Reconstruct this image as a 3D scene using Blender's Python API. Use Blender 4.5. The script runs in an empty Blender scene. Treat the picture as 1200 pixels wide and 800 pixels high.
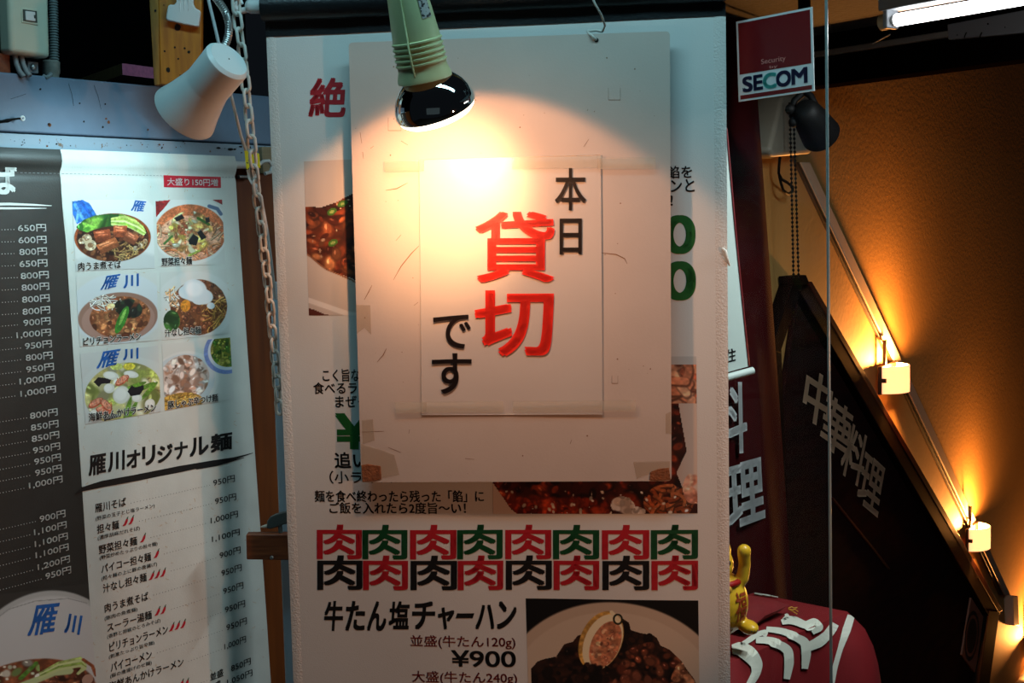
import bpy, bmesh, math, random
import numpy as np
from mathutils import Vector, Matrix

PI = math.pi
SC = bpy.context.scene
COL = SC.collection

# ------------------------------------------------------------------ camera, world, lights, exposure
FPX, PITCH, ROLL = 1580.0, 0.08527, -0.02373
CAM = Vector((0, 0, 1.6))
_F = Vector((0, math.cos(PITCH), -math.sin(PITCH)))
_U0 = Vector((0, math.sin(PITCH), math.cos(PITCH)))
_R0 = Vector((1, 0, 0))
_R = _R0 * math.cos(ROLL) + _U0 * math.sin(ROLL)
_U = -_R0 * math.sin(ROLL) + _U0 * math.cos(ROLL)
cd = bpy.data.cameras.new('camera')
cam = bpy.data.objects.new('camera', cd)
COL.objects.link(cam)
cd.sensor_width = 36.0
cd.lens = 36.0 * FPX / 1200.0
cd.clip_start = 0.02
cam.matrix_world = Matrix(((_R.x, _U.x, -_F.x, CAM.x), (_R.y, _U.y, -_F.y, CAM.y), (_R.z, _U.z, -_F.z, CAM.z), (0, 0, 0, 1)))
SC.camera = cam

SC.view_settings.view_transform = 'Standard'
SC.view_settings.look = 'None'
SC.view_settings.exposure = 0.0
SC.view_settings.gamma = 1.0
SC.view_settings.use_curve_mapping = False
SC.cycles.use_denoising = True
SC.cycles.max_bounces = 8
SC.cycles.sample_clamp_indirect = 3.0
SC.cycles.caustics_reflective = False
SC.cycles.caustics_refractive = False

W = bpy.data.worlds.new('world')
SC.world = W
W.use_nodes = True
W.node_tree.nodes['Background'].inputs[0].default_value = (0.55, 0.75, 1.0, 1)
W.node_tree.nodes['Background'].inputs[1].default_value = 0.006


def light(name, kind, loc, aim, energy, color, **kw):
    d = bpy.data.lights.new(name, kind)
    d.energy = energy
    d.color = color
    for k, v in kw.items():
        setattr(d, k, v)
    o = bpy.data.objects.new(name, d)
    COL.objects.link(o)
    o.location = loc
    if aim is not None:
        o.rotation_euler = (Vector(aim)).to_track_quat('-Z', 'Y').to_euler()
    return o


# assumed cool tube, added above the entrance (out of the frame, over the banners)
COOL = light('assumed_tube_light', 'AREA', (0.0, 1.25, 2.35), (0.0, 0.35, -0.95), 5.4, (0.42, 0.85, 1.0), shape='RECTANGLE', size=1.1, size_y=0.10)
# weak fill panel added behind the camera, in place of street glow
GLOW = light('added_fill_light', 'AREA', (-0.4, -1.5, 1.3), (0.1, 1.0, 0.05), 0.25, (0.60, 0.90, 1.0), shape='RECTANGLE', size=2.0, size_y=1.0)

# assumed warm lamp, added out of frame to the right for side light
WARM = light('assumed_warm_light', 'SPOT', (1.0, 0.78, 1.36), (-0.785, 0.62, -0.02), 19.0, (1.0, 0.42, 0.20), spot_size=math.radians(45), spot_blend=0.5, shadow_soft_size=0.03)

# ------------------------------------------------------------------ geometry helpers
def ray(px, py):
    return _F + _R * ((px - 600) / FPX) - _U * ((py - 400) / FPX)


def at(px, py, Y):
    r = ray(px, py)
    return CAM + r * (Y / r.y)


def mpp(Y):
    return Y / FPX


class Plane:
    def __init__(s, o, r, disp=None, up=None):
        s.o = Vector(o)
        s.r = Vector(r).normalized()
        s.u = Vector(up).normalized() if up else Vector((0, 0, 1))
        s.n = s.r.cross(s.u).normalized()
        s.disp = disp

    def off(s, d):
        return Plane(s.o + s.n * d, s.r, s.disp, s.u)

    def hit(s, px, py):
        d = ray(px, py)
        t = (s.o - CAM).dot(s.n) / d.dot(s.n)
        q = CAM + d * t - s.o
        return (q.dot(s.r), q.dot(s.u))

    def P(s, uv, h=0.0):
        if s.disp:
            h = h + s.disp(uv[0], uv[1])
        return s.o + s.r * uv[0] + s.u * uv[1] + s.n * h

    def at(s, px, py, h=0.0):
        q = s.off(h)
        return q.P(q.hit(px, py))


def yaw(deg):
    a = math.radians(deg)
    return (math.cos(a), math.sin(a), 0)


class MB:
    """collects verts and faces, then links them as ONE mesh object"""

    def __init__(s):
        s.v, s.f, s.m = [], [], []

    def add(s, verts, faces, mi=0):
        b = len(s.v)
        s.v += [tuple(p) for p in verts]
        s.f += [tuple(b + i for i in f) for f in faces]
        s.m += [mi] * len(faces)
        return s

    def box(s, c, sx, sy, sz, ax=None, mi=0):
        c = Vector(c)
        X, Y, Z = ax if ax else (Vector((1, 0, 0)), Vector((0, 1, 0)), Vector((0, 0, 1)))
        vs = [c + X * (sx / 2 * a) + Y * (sy / 2 * b) + Z * (sz / 2 * d) for a in (-1, 1) for b in (-1, 1) for d in (-1, 1)]
        return s.add(vs, [(0, 1, 3, 2), (4, 6, 7, 5), (0, 4, 5, 1), (2, 3, 7, 6), (0, 2, 6, 4), (1, 5, 7, 3)], mi)

    def prism(s, pts, n, t, mi=0):
        """polygon pts (3D) as the front face, extruded by -n*t"""
        n = Vector(n)
        k = len(pts)
        a = [Vector(p) for p in pts]
        b = [p - n * t for p in a]
        fs = [tuple(range(k)), tuple(range(2 * k - 1, k - 1, -1))]
        fs += [(i, k + i, k + (i + 1) % k, (i + 1) % k) for i in range(k)]
        return s.add(a + b, fs, mi)

    def tube(s, pts, r, seg=10, mi=0, closed=False, cap=True, flat=None):
        pts = [Vector(p) for p in pts]
        n = len(pts)
        rs = r if isinstance(r, (list, tuple)) else [r] * n
        vs, fs = [], []
        ref = None
        for i, p in enumerate(pts):
            if closed:
                t = (pts[(i + 1) % n] - pts[i - 1]).normalized()
            else:
                t = (pts[min(i + 1, n - 1)] - pts[max(i - 1, 0)]).normalized()
            if ref is None:
                ref = Vector((0, 0, 1)) if abs(t.z) < 0.9 else Vector((1, 0, 0))
            a = (ref - t * ref.dot(t)).normalized()
            ref = a
            b = t.cross(a)
            for k in range(seg):
                w = 2 * PI * k / seg
                vs.append(p + (a * math.cos(w) + b * math.sin(w)) * rs[i])
        m = n if closed else n - 1
        for i in range(m):
            for k in range(seg):
                j = (i + 1) % n
                fs.append((i * seg + k, i * seg + (k + 1) % seg, j * seg + (k + 1) % seg, j * seg + k))
        if cap and not closed:
            fs.append(tuple(range(seg - 1, -1, -1)))
            fs.append(tuple((n - 1) * seg + k for k in range(seg)))
        return s.add(vs, fs, mi)

    def lathe(s, o, axis, prof, seg=32, mi=0, cap0=True, cap1=True, squash=None, ang=(0, 2 * PI)):
        """prof: (distance along axis, radius)"""
        o = Vector(o)
        t = Vector(axis).normalized()
        ref = Vector((0, 0, 1)) if abs(t.z) < 0.9 else Vector((0, 1, 0))
        a = (ref - t * ref.dot(t)).normalized()
        b = t.cross(a)
        full = abs(ang[1] - ang[0] - 2 * PI) < 1e-6
        cols = seg if full else seg + 1
        vs, fs = [], []
        for d, r in prof:
            for k in range(cols):
                w = ang[0] + (ang[1] - ang[0]) * k / seg
                vs.append(o + t * d + (a * math.cos(w) + b * math.sin(w)) * r)
        for i in range(len(prof) - 1):
            for k in range(seg):
                k2 = (k + 1) % cols
                fs.append((i * cols + k, i * cols + k2, (i + 1) * cols + k2, (i + 1) * cols + k))
        if cap0:
            fs.append(tuple(range(cols - 1, -1, -1)))
        if cap1:
            fs.append(tuple((len(prof) - 1) * cols + k for k in range(cols)))
        return s.add(vs, fs, mi)

    def sphere(s, c, rx, ry=None, rz=None, seg=20, mi=0, ax=None):
        ry = rx if ry is None else ry
        rz = rx if rz is None else rz
        c = Vector(c)
        X, Y, Z = ax if ax else (Vector((1, 0, 0)), Vector((0, 1, 0)), Vector((0, 0, 1)))
        vs, fs = [], []
        rings = max(6, seg // 2)
        vs.append(c + Z * rz)
        for i in range(1, rings):
            th = PI * i / rings
            for k in range(seg):
                w = 2 * PI * k / seg
                vs.append(c + X * (rx * math.sin(th) * math.cos(w)) + Y * (ry * math.sin(th) * math.sin(w)) + Z * (rz * math.cos(th)))
        vs.append(c - Z * rz)
        for k in range(seg):
            fs.append((0, 1 + k, 1 + (k + 1) % seg))
        for i in range(rings - 2):
            for k in range(seg):
                a = 1 + i * seg
                fs.append((a + k, a + seg + k, a + seg + (k + 1) % seg, a + (k + 1) % seg))
        a = 1 + (rings - 2) * seg
        for k in range(seg):
            fs.append((a + k, len(vs) - 1, a + (k + 1) % seg))
        return s.add(vs, fs, mi)

    def grid(s, fn, nu, nv, mi=0):
        vs = [fn(i / nu, j / nv) for j in range(nv + 1) for i in range(nu + 1)]
        fs = [(j * (nu + 1) + i, j * (nu + 1) + i + 1, (j + 1) * (nu + 1) + i + 1, (j + 1) * (nu + 1) + i) for j in range(nv) for i in range(nu)]
        return s.add(vs, fs, mi)

    def build(s, name, mats, parent=None, smooth=None, bevel=0.0, bseg=2, recalc=True, origin=None):
        me = bpy.data.meshes.new(name)
        if origin is None:
            if parent is not None:
                origin = Vector((0, 0, 0))
            else:
                origin = Vector((sum(p[0] for p in s.v), sum(p[1] for p in s.v), sum(p[2] for p in s.v))) / max(1, len(s.v))
        base = parent_world(parent) if parent is not None else origin
        vs = [(p[0] - base[0], p[1] - base[1], p[2] - base[2]) for p in s.v]
        me.from_pydata(vs, [], s.f)
        mats = mats if isinstance(mats, (list, tuple)) else [mats]
        for m in mats:
            me.materials.append(m)
        if len(mats) > 1:
            me.polygons.foreach_set('material_index', s.m)
        if recalc:
            bm = bmesh.new()
            bm.from_mesh(me)
            bmesh.ops.recalc_face_normals(bm, faces=bm.faces)
            bm.to_mesh(me)
            bm.free()
        if smooth is not None:
            me.polygons.foreach_set('use_smooth', [True] * len(me.polygons))
            me.set_sharp_from_angle(angle=math.radians(smooth))
        me.update()
        o = bpy.data.objects.new(name, me)
        COL.objects.link(o)
        if parent is not None:
            o.parent = parent
        else:
            o.location = base
        if bevel:
            b = o.modifiers.new('bevel', 'BEVEL')
            b.width = bevel
            b.segments = bseg
            b.limit_method = 'ANGLE'
            b.angle_limit = math.radians(40)
            if smooth is None:
                me.polygons.foreach_set('use_smooth', [True] * len(me.polygons))
                me.set_sharp_from_angle(angle=math.radians(75))
        return o


def parent_world(p):
    v = Vector((0, 0, 0))
    while p is not None:
        v += p.location
        p = p.parent
    return v


def tag(o, label=None, cat=None, group=None, kind=None):
    if label:
        o['label'] = label
    if cat:
        o['category'] = cat
    if group:
        o['group'] = group
    if kind:
        o['kind'] = kind
    return o


def empty(name, loc, label, cat, group=None):
    o = bpy.data.objects.new(name, None)
    COL.objects.link(o)
    o.location = loc
    o.empty_display_size = 0.02
    return tag(o, label, cat, group)


# ------------------------------------------------------------------ materials
def s2l(c):
    return tuple((x / 12.92 if x <= 0.04045 else ((x + 0.055) / 1.055) ** 2.4) for x in c)


def rgb(r, g, b):
    return s2l((r / 255, g / 255, b / 255))


def mat(name, color, rough=0.6, metal=0.0, var=0.0, scale=30.0, bump=0.0, bscale=200.0, color2=None, thr=(0.45, 0.65), spec=0.5, emit=None, estr=0.0, coat=0.0, coords='Object', detail=4.0):
    m = bpy.data.materials.new(name)
    m.use_nodes = True
    nt = m.node_tree
    p = nt.nodes['Principled BSDF']
    p.inputs['Base Color'].default_value = (*color, 1)
    p.inputs['Roughness'].default_value = rough
    p.inputs['Metallic'].default_value = metal
    p.inputs['Specular IOR Level'].default_value = spec
    p.inputs['Coat Weight'].default_value = coat
    if emit:
        p.inputs['Emission Color'].default_value = (*emit, 1)
        p.inputs['Emission Strength'].default_value = estr
    tc = nt.nodes.new('ShaderNodeTexCoord')
    if var or color2:
        n = nt.nodes.new('ShaderNodeTexNoise')
        n.inputs['Scale'].default_value = scale
        n.inputs['Detail'].default_value = detail
        nt.links.new(tc.outputs[coords], n.inputs['Vector'])
        r = nt.nodes.new('ShaderNodeValToRGB')
        c2 = color2 if color2 else tuple(x * (1 - var) for x in color)
        r.color_ramp.elements[0].position = thr[0] if color2 else 0.3
        r.color_ramp.elements[1].position = thr[1] if color2 else 0.7
        r.color_ramp.elements[0].color = (*color, 1)
        r.color_ramp.elements[1].color = (*c2, 1)
        nt.links.new(n.outputs['Fac'], r.inputs['Fac'])
        nt.links.new(r.outputs['Color'], p.inputs['Base Color'])
    if bump:
        n2 = nt.nodes.new('ShaderNodeTexNoise')
        n2.inputs['Scale'].default_value = bscale
        n2.inputs['Detail'].default_value = 3
        nt.links.new(tc.outputs[coords], n2.inputs['Vector'])
        b = nt.nodes.new('ShaderNodeBump')
        b.inputs['Strength'].default_value = bump
        b.inputs['Distance'].default_value = 0.002
        nt.links.new(n2.outputs['Fac'], b.inputs['Height'])
        nt.links.new(b.outputs['Normal'], p.inputs['Normal'])
    return m


def mix_transparent(m, fac):
    nt = m.node_tree
    p = nt.nodes['Principled BSDF']
    out = nt.nodes['Material Output']
    t = nt.nodes.new('ShaderNodeBsdfTransparent')
    x = nt.nodes.new('ShaderNodeMixShader')
    x.inputs[0].default_value = fac
    nt.links.new(p.outputs[0], x.inputs[1])
    nt.links.new(t.outputs[0], x.inputs[2])
    nt.links.new(x.outputs[0], out.inputs[0])
    return m


def wood(name, c1, c2, scale=8.0, stretch=(1, 1, 12), rough=0.6, bump=0.15):
    m = mat(name, c1, rough)
    nt = m.node_tree
    p = nt.nodes['Principled BSDF']
    tc = nt.nodes.new('ShaderNodeTexCoord')
    mp = nt.nodes.new('ShaderNodeMapping')
    mp.inputs['Scale'].default_value = stretch
    n = nt.nodes.new('ShaderNodeTexNoise')
    n.inputs['Scale'].default_value = scale
    n.inputs['Detail'].default_value = 6
    r = nt.nodes.new('ShaderNodeValToRGB')
    r.color_ramp.elements[0].position = 0.3
    r.color_ramp.elements[1].position = 0.7
    r.color_ramp.elements[0].color = (*c1, 1)
    r.color_ramp.elements[1].color = (*c2, 1)
    nt.links.new(tc.outputs['Object'], mp.inputs['Vector'])
    nt.links.new(mp.outputs[0], n.inputs['Vector'])
    nt.links.new(n.outputs['Fac'], r.inputs['Fac'])
    nt.links.new(r.outputs[0], p.inputs['Base Color'])
    b = nt.nodes.new('ShaderNodeBump')
    b.inputs['Strength'].default_value = bump
    b.inputs['Distance'].default_value = 0.002
    nt.links.new(n.outputs['Fac'], b.inputs['Height'])
    nt.links.new(b.outputs[0], p.inputs['Normal'])
    return m


M = {}
M['banner_white'] = mat('white_banner_cloth', rgb(216, 214, 208), 0.55, var=0.05, scale=6, bump=0.10, bscale=600, spec=0.35)
M['hem_white'] = mat('white_hem_cloth', rgb(214, 210, 203), 0.6, bump=0.55, bscale=420, spec=0.3)
M['sleeve'] = mat('black_vinyl_sleeve', rgb(13, 16, 19), 0.38, bump=0.25, bscale=260)
M['menu_black'] = mat('black_menu_cloth', rgb(50, 50, 47), 0.42, var=0.25, scale=20, bump=0.12, bscale=500)
M['menu_white'] = mat('washi_printed_cloth', rgb(212, 214, 207), 0.5, var=0.10, scale=22, bump=0.10, bscale=400)
M['fibre'] = mat('washi_fibre', rgb(196, 158, 112), 0.6)
M['ink_black'] = mat('black_ink', rgb(18, 17, 17), 0.5)
M['ink_white'] = mat('white_ink', rgb(226, 226, 220), 0.5)
M['ink_red'] = mat('red_ink', rgb(178, 28, 38), 0.5)
M['ink_darkred'] = mat('dark_red_ink', rgb(120, 30, 36), 0.5)
M['ink_green'] = mat('green_ink', rgb(22, 92, 34), 0.5)
M['ink_deepgreen'] = mat('deep_green_ink', rgb(10, 70, 34), 0.5)
M['ink_blue'] = mat('blue_ink', rgb(34, 104, 186), 0.5, var=0.3, scale=120)
M['ink_orange'] = mat('orange_red_ink', rgb(255, 38, 8), 0.55)
M['ink_brown'] = mat('brown_black_ink', rgb(34, 14, 8), 0.5)
M['ink_navy'] = mat('navy_ink', rgb(22, 24, 66), 0.5)
M['ink_teal'] = mat('teal_ink', rgb(70, 168, 160), 0.5)
M['label_red'] = mat('red_label_print', rgb(188, 24, 44), 0.5)
M['board'] = mat('painted_board', rgb(198, 182, 170), 0.5, var=0.06, scale=14, bump=0.06, bscale=300, spec=0.4)
M['board_edge'] = mat('board_edge', rgb(70, 60, 54), 0.8, var=0.4, scale=80)
M['scuff'] = mat('scuff_brown', rgb(128, 92, 66), 0.8)
M['cork'] = mat('bare_fibreboard', rgb(150, 88, 50), 0.9, var=0.5, scale=160, bump=0.7, bscale=400)
M['paper'] = mat('notice_paper', rgb(206, 194, 184), 0.42, var=0.03, scale=9, bump=0.22, bscale=24, coat=0.15)
M['tape'] = mix_transparent(mat('clear_tape', rgb(205, 190, 165), 0.25, bump=0.5, bscale=300), 0.62)
M['old_tape'] = mix_transparent(mat('old_tape', rgb(196, 170, 138), 0.35, var=0.2, scale=60), 0.62)
M['string'] = mat('white_string', rgb(205, 202, 192), 0.8, bump=0.4, bscale=900)
M['socket_green'] = mat('pale_green_plastic', rgb(196, 208, 156), 0.42, var=0.06, scale=40, coat=0.1)
M['chrome'] = mat('mirror_bulb', (0.82, 0.78, 0.74), 0.04, 1.0)
M['copper'] = mat('warm_bulb_neck', rgb(214, 130, 84), 0.25, 0.7)
M['bulb_face'] = mat('lit_bulb_glass', (1, 0.9, 0.75), 0.4, emit=(1.0, 0.84, 0.60), estr=5.0)
M['lamp_white'] = mat('white_enamel', rgb(214, 220, 218), 0.40, spec=0.4, coat=0.1)
M['lamp_bulb'] = mat('lit_cool_bulb', (1, 1, 1), 0.4, emit=(0.75, 0.95, 1.0), estr=3.0)
M['lamp_inside'] = mat('lamp_inside', rgb(200, 200, 196), 0.4)
M['steel'] = mat('flexible_steel', (0.45, 0.44, 0.42), 0.35, 0.9)
M['plastic_white'] = mat('white_plastic', rgb(216, 216, 212), 0.4, spec=0.4)
M['chain_white'] = mat('white_plastic_chain', rgb(206, 202, 192), 0.5, var=0.12, scale=90)
M['cable'] = mat('white_cable', rgb(186, 190, 190), 0.55)
M['cable_grey'] = mat('grey_cable', rgb(120, 126, 128), 0.5)
M['conduit'] = mat('grey_conduit', rgb(100, 112, 112), 0.5)
M['concrete'] = mat('zinc_connector', rgb(128, 128, 120), 0.7, var=0.3, scale=120)
M['switch_beige'] = mat('beige_switch_box', rgb(196, 200, 178), 0.4, coat=0.15)
M['switch_dark'] = mat('switch_gap', rgb(60, 66, 60), 0.6)
M['beam_blue'] = mat('blue_grey_painted_wood', rgb(112, 130, 152), 0.5, var=0.30, scale=9, bump=0.2, bscale=70)
M['beam_strip'] = mat('blue_grey_painted_metal', rgb(142, 158, 172), 0.5, color2=rgb(116, 92, 74), scale=90, thr=(0.66, 0.70), bump=0.1)
M['rust'] = mat('rust_spot', rgb(108, 62, 34), 0.9)
M['hole'] = mat('dark_hole', rgb(16, 12, 10), 0.9)
M['orange_wood'] = wood('orange_painted_plank', rgb(196, 124, 22), rgb(160, 92, 12), 10, (14, 14, 1.2), 0.55)
M['orange_side'] = wood('orange_plank_edge', rgb(170, 116, 40), rgb(110, 80, 36), 20, (14, 14, 1.2), 0.7)
M['foam_white'] = mat('white_board_face', rgb(196, 200, 204), 0.6)
M['foam_pink'] = mat('pink_foam_edge', rgb(232, 130, 170), 0.8, var=0.25, scale=160, bump=0.4, bscale=400)
M['brown_edge'] = mat('brown_board_edge', rgb(96, 78, 40), 0.8, var=0.4, scale=120)
M['wall_brown'] = wood('orange_brown_panelling', rgb(126, 66, 20), rgb(92, 44, 12), 5, (10, 10, 1), 0.5)
M['post_blue'] = mat('pale_blue_post', rgb(140, 160, 172), 0.5)
M['post_dark'] = mat('dark_red_post', rgb(58, 18, 14), 0.6)
M['bracket_wood'] = wood('brown_bracket_wood', rgb(128, 68, 34), rgb(92, 42, 20), 14, (1.5, 14, 14), 0.5)
M['black_room'] = mat('black_interior', (0.003, 0.003, 0.0035), 0.9, spec=0.0)
M['yellow_tag'] = mat('yellow_tag', rgb(222, 206, 30), 0.5, color2=rgb(60, 60, 20), scale=160, thr=(0.60, 0.64))
M['pale_wood'] = wood('pale_wood_block', rgb(150, 128, 96), rgb(120, 98, 70), 10, (1, 1, 8))
M['grey_tool'] = mat('dark_grey_plastic', rgb(70, 76, 74), 0.4)
M['pearl'] = mat('pale_tip', rgb(200, 186, 170), 0.5)
M['yellow_wall'] = mat('yellow_plaster', rgb(196, 150, 84), 0.75, var=0.12, scale=3.0, bump=0.25, bscale=90)
M['ceiling'] = mat('stucco_ceiling', rgb(58, 62, 66), 0.85, var=0.35, scale=60, bump=0.9, bscale=110)
M['lintel'] = mat('black_lintel', rgb(12, 7, 6), 0.95, spec=0.0)
M['lintel_trim'] = mat('grey_trim', rgb(130, 124, 116), 0.5)
M['galv'] = mat('galvanised_channel', rgb(136, 138, 142), 0.45, 0.3)
M['tube'] = mat('lit_fluorescent_tube', (1, 1, 1), 0.4, emit=(0.93, 0.97, 1.0), estr=9.0)
M['tube_end'] = mat('tube_cap', rgb(150, 150, 146), 0.4, 0.5)
M['fixture_white'] = mat('fixture_white', rgb(150, 154, 158), 0.4)
M['fixture_beige'] = mat('fixture_beige', rgb(176, 156, 122), 0.6)
M['trunking'] = mat('pale_trunking', rgb(212, 190, 166), 0.5)
M['dark_brown'] = mat('dark_brown_metal', rgb(40, 22, 12), 0.5)
M['sign_board'] = wood('dark_stained_sign_board', rgb(38, 13, 11), rgb(24, 9, 8), 4, (2, 2, 10), 0.8)
M['sign_board'].node_tree.nodes['Principled BSDF'].inputs['Specular IOR Level'].default_value = 0.08
M['sign_rail'] = mat('dark_stained_rail', rgb(17, 6, 4), 0.75, spec=0.08)
M['sign_rail_top'] = mat('red_brown_lit_rail_and_trim', rgb(58, 17, 11), 0.6, spec=0.15)  # lighter tone puts sconce light on the rail top; also colours the thin trim
M['sign_letter'] = mat('buff_letters', rgb(222, 186, 152), 0.6)
M['sign_plate'] = mat('buff_plate', rgb(150, 92, 70), 0.6)
M['flag_red'] = mat('dark_red_flag_cloth', rgb(62, 6, 9), 0.9, spec=0.1, var=0.25, scale=25, bump=0.15, bscale=500)
M['flag_letter'] = mat('grey_white_letters', rgb(206, 212, 212), 0.7)
M['small_sign'] = mat('white_vinyl', rgb(176, 190, 184), 0.5)
M['table_red'] = mat('red_tablecloth', rgb(130, 13, 20), 0.75, var=0.15, scale=20, bump=0.15, bscale=500)
M['cloth_white'] = mat('white_cloth_print', rgb(220, 222, 206), 0.7)
M['cushion'] = mat('crimson_cushion', rgb(128, 22, 26), 0.75, var=0.2, scale=40, bump=0.2, bscale=300)
M['gold'] = mat('gold_ceramic', rgb(236, 184, 44), 0.3, coat=0.4)
M['gold_thread'] = mat('gold_thread', rgb(206, 150, 50), 0.5)
M['cat_red'] = mat('cat_red', rgb(166, 24, 20), 0.4)
M['cat_dark'] = mat('cat_dark', rgb(30, 22, 14), 0.5)
M['cat_mark'] = mat('cat_lettering', rgb(160, 60, 20), 0.5)
M['black_metal'] = mat('black_metal', rgb(7, 6, 6), 0.6, spec=0.15)
M['box_white'] = mat('aged_white_box', rgb(158, 150, 134), 0.5, var=0.15, scale=25)
M['trim_beige'] = mat('beige_frame', rgb(150, 116, 78), 0.6, var=0.15, scale=10)
M['floor'] = mat('dark_floor', rgb(60, 54, 50), 0.7, var=0.3, scale=6)
M['glass_edge'] = mat('pale_glass_edge', rgb(122, 134, 132), 0.2, spec=0.6)
M['sticker_red'] = mat('sticker_red', rgb(104, 7, 13), 0.4)
M['sticker_white'] = mat('sticker_white', rgb(206, 206, 204), 0.4)
M['sticker_pale'] = mat('sticker_pale_lettering', rgb(206, 130, 120), 0.4)
M['label_grey'] = mat('rating_label', rgb(170, 172, 168), 0.4, color2=rgb(40, 40, 42), scale=240, thr=(0.55, 0.58))

gl = bpy.data.materials.new('clear_glass')
gl.use_nodes = True
nt = gl.node_tree
nt.nodes.remove(nt.nodes['Principled BSDF'])
gt = nt.nodes.new('ShaderNodeBsdfTransparent')
gt.inputs[0].default_value = (0.93, 0.97, 0.95, 1)
gg = nt.nodes.new('ShaderNodeBsdfGlossy')
gg.inputs['Roughness'].default_value = 0.01
fr = nt.nodes.new('ShaderNodeFresnel')
fr.inputs[0].default_value = 1.18
gx = nt.nodes.new('ShaderNodeMixShader')
nt.links.new(fr.outputs[0], gx.inputs[0])
nt.links.new(gt.outputs[0], gx.inputs[1])
nt.links.new(gg.outputs[0], gx.inputs[2])
nt.links.new(gx.outputs[0], nt.nodes['Material Output'].inputs[0])
M['glass'] = gl

M['sleeve_clear'] = sv = bpy.data.materials.new('clear_plastic_sleeve')
sv.use_nodes = True
nt = sv.node_tree
nt.nodes.remove(nt.nodes['Principled BSDF'])
va = nt.nodes.new('ShaderNodeBsdfTransparent')
vb = nt.nodes.new('ShaderNodeBsdfGlossy')
vb.inputs['Roughness'].default_value = 0.36
vn = nt.nodes.new('ShaderNodeTexNoise')
vn.inputs['Scale'].default_value = 26
vt = nt.nodes.new('ShaderNodeTexCoord')
vm = nt.nodes.new('ShaderNodeBump')
vm.inputs['Strength'].default_value = 0.35
vm.inputs['Distance'].default_value = 0.003
nt.links.new(vt.outputs['Object'], vn.inputs['Vector'])
nt.links.new(vn.outputs['Fac'], vm.inputs['Height'])
nt.links.new(vm.outputs[0], vb.inputs['Normal'])
vx = nt.nodes.new('ShaderNodeMixShader')
vx.inputs[0].default_value = 0.035
nt.links.new(va.outputs[0], vx.inputs[1])
nt.links.new(vb.outputs[0], vx.inputs[2])
nt.links.new(vx.outputs[0], nt.nodes['Material Output'].inputs[0])

M['print'] = bpy.data.materials.new('printed_photo')
M['print'].use_nodes = True
nt = M['print'].node_tree
pa = nt.nodes.new('ShaderNodeAttribute')
pa.attribute_name = 'print'
nt.links.new(pa.outputs['Color'], nt.nodes['Principled BSDF'].inputs['Base Color'])
nt.nodes['Principled BSDF'].inputs['Roughness'].default_value = 0.5

# shade glass of the sconces: lit opal glass
M['opal'] = mat('lit_opal_glass', rgb(250, 230, 190), 0.4, emit=(1.0, 0.80, 0.54), estr=0.65)
nt = M['opal'].node_tree
tr = nt.nodes.new('ShaderNodeBsdfTranslucent')
tr.inputs[0].default_value = (1.0, 0.86, 0.62, 1)
ad = nt.nodes.new('ShaderNodeMixShader')
ad.inputs[0].default_value = 0.35
nt.links.new(nt.nodes['Principled BSDF'].outputs[0], ad.inputs[1])
nt.links.new(tr.outputs[0], ad.inputs[2])
nt.links.new(ad.outputs[0], nt.nodes['Material Output'].inputs[0])

# ------------------------------------------------------------------ lettering
_gc = {}


def glyphs(body, bold=0.0, res=4):
    key = (body, bold, res)
    if key in _gc:
        return _gc[key]
    c = bpy.data.curves.new('text', 'FONT')
    c.body = body
    c.resolution_u = res
    o = bpy.data.objects.new('text', c)
    COL.objects.link(o)
    dg = bpy.context.evaluated_depsgraph_get()
    me = bpy.data.meshes.new_from_object(o.evaluated_get(dg))
    v = np.array([(p.co.x, p.co.y) for p in me.vertices])
    f = [tuple(p.vertices) for p in me.polygons]
    if bold > 0.0:
        k_ = 4
        n_, v0, f0 = len(v), v, list(f)
        for i in range(k_):
            w_ = 2 * PI * (i + .5) / k_
            v = np.vstack([v, v0 + np.array([math.cos(w_), math.sin(w_)]) * bold])
            f = f + [tuple(j + n_ * (i + 1) for j in q) for q in f0]
    bpy.data.objects.remove(o)
    bpy.data.curves.remove(c)
    bpy.data.meshes.remove(me)
    _gc[key] = (v, f)
    return v, f


H_INK = 0.0004


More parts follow.
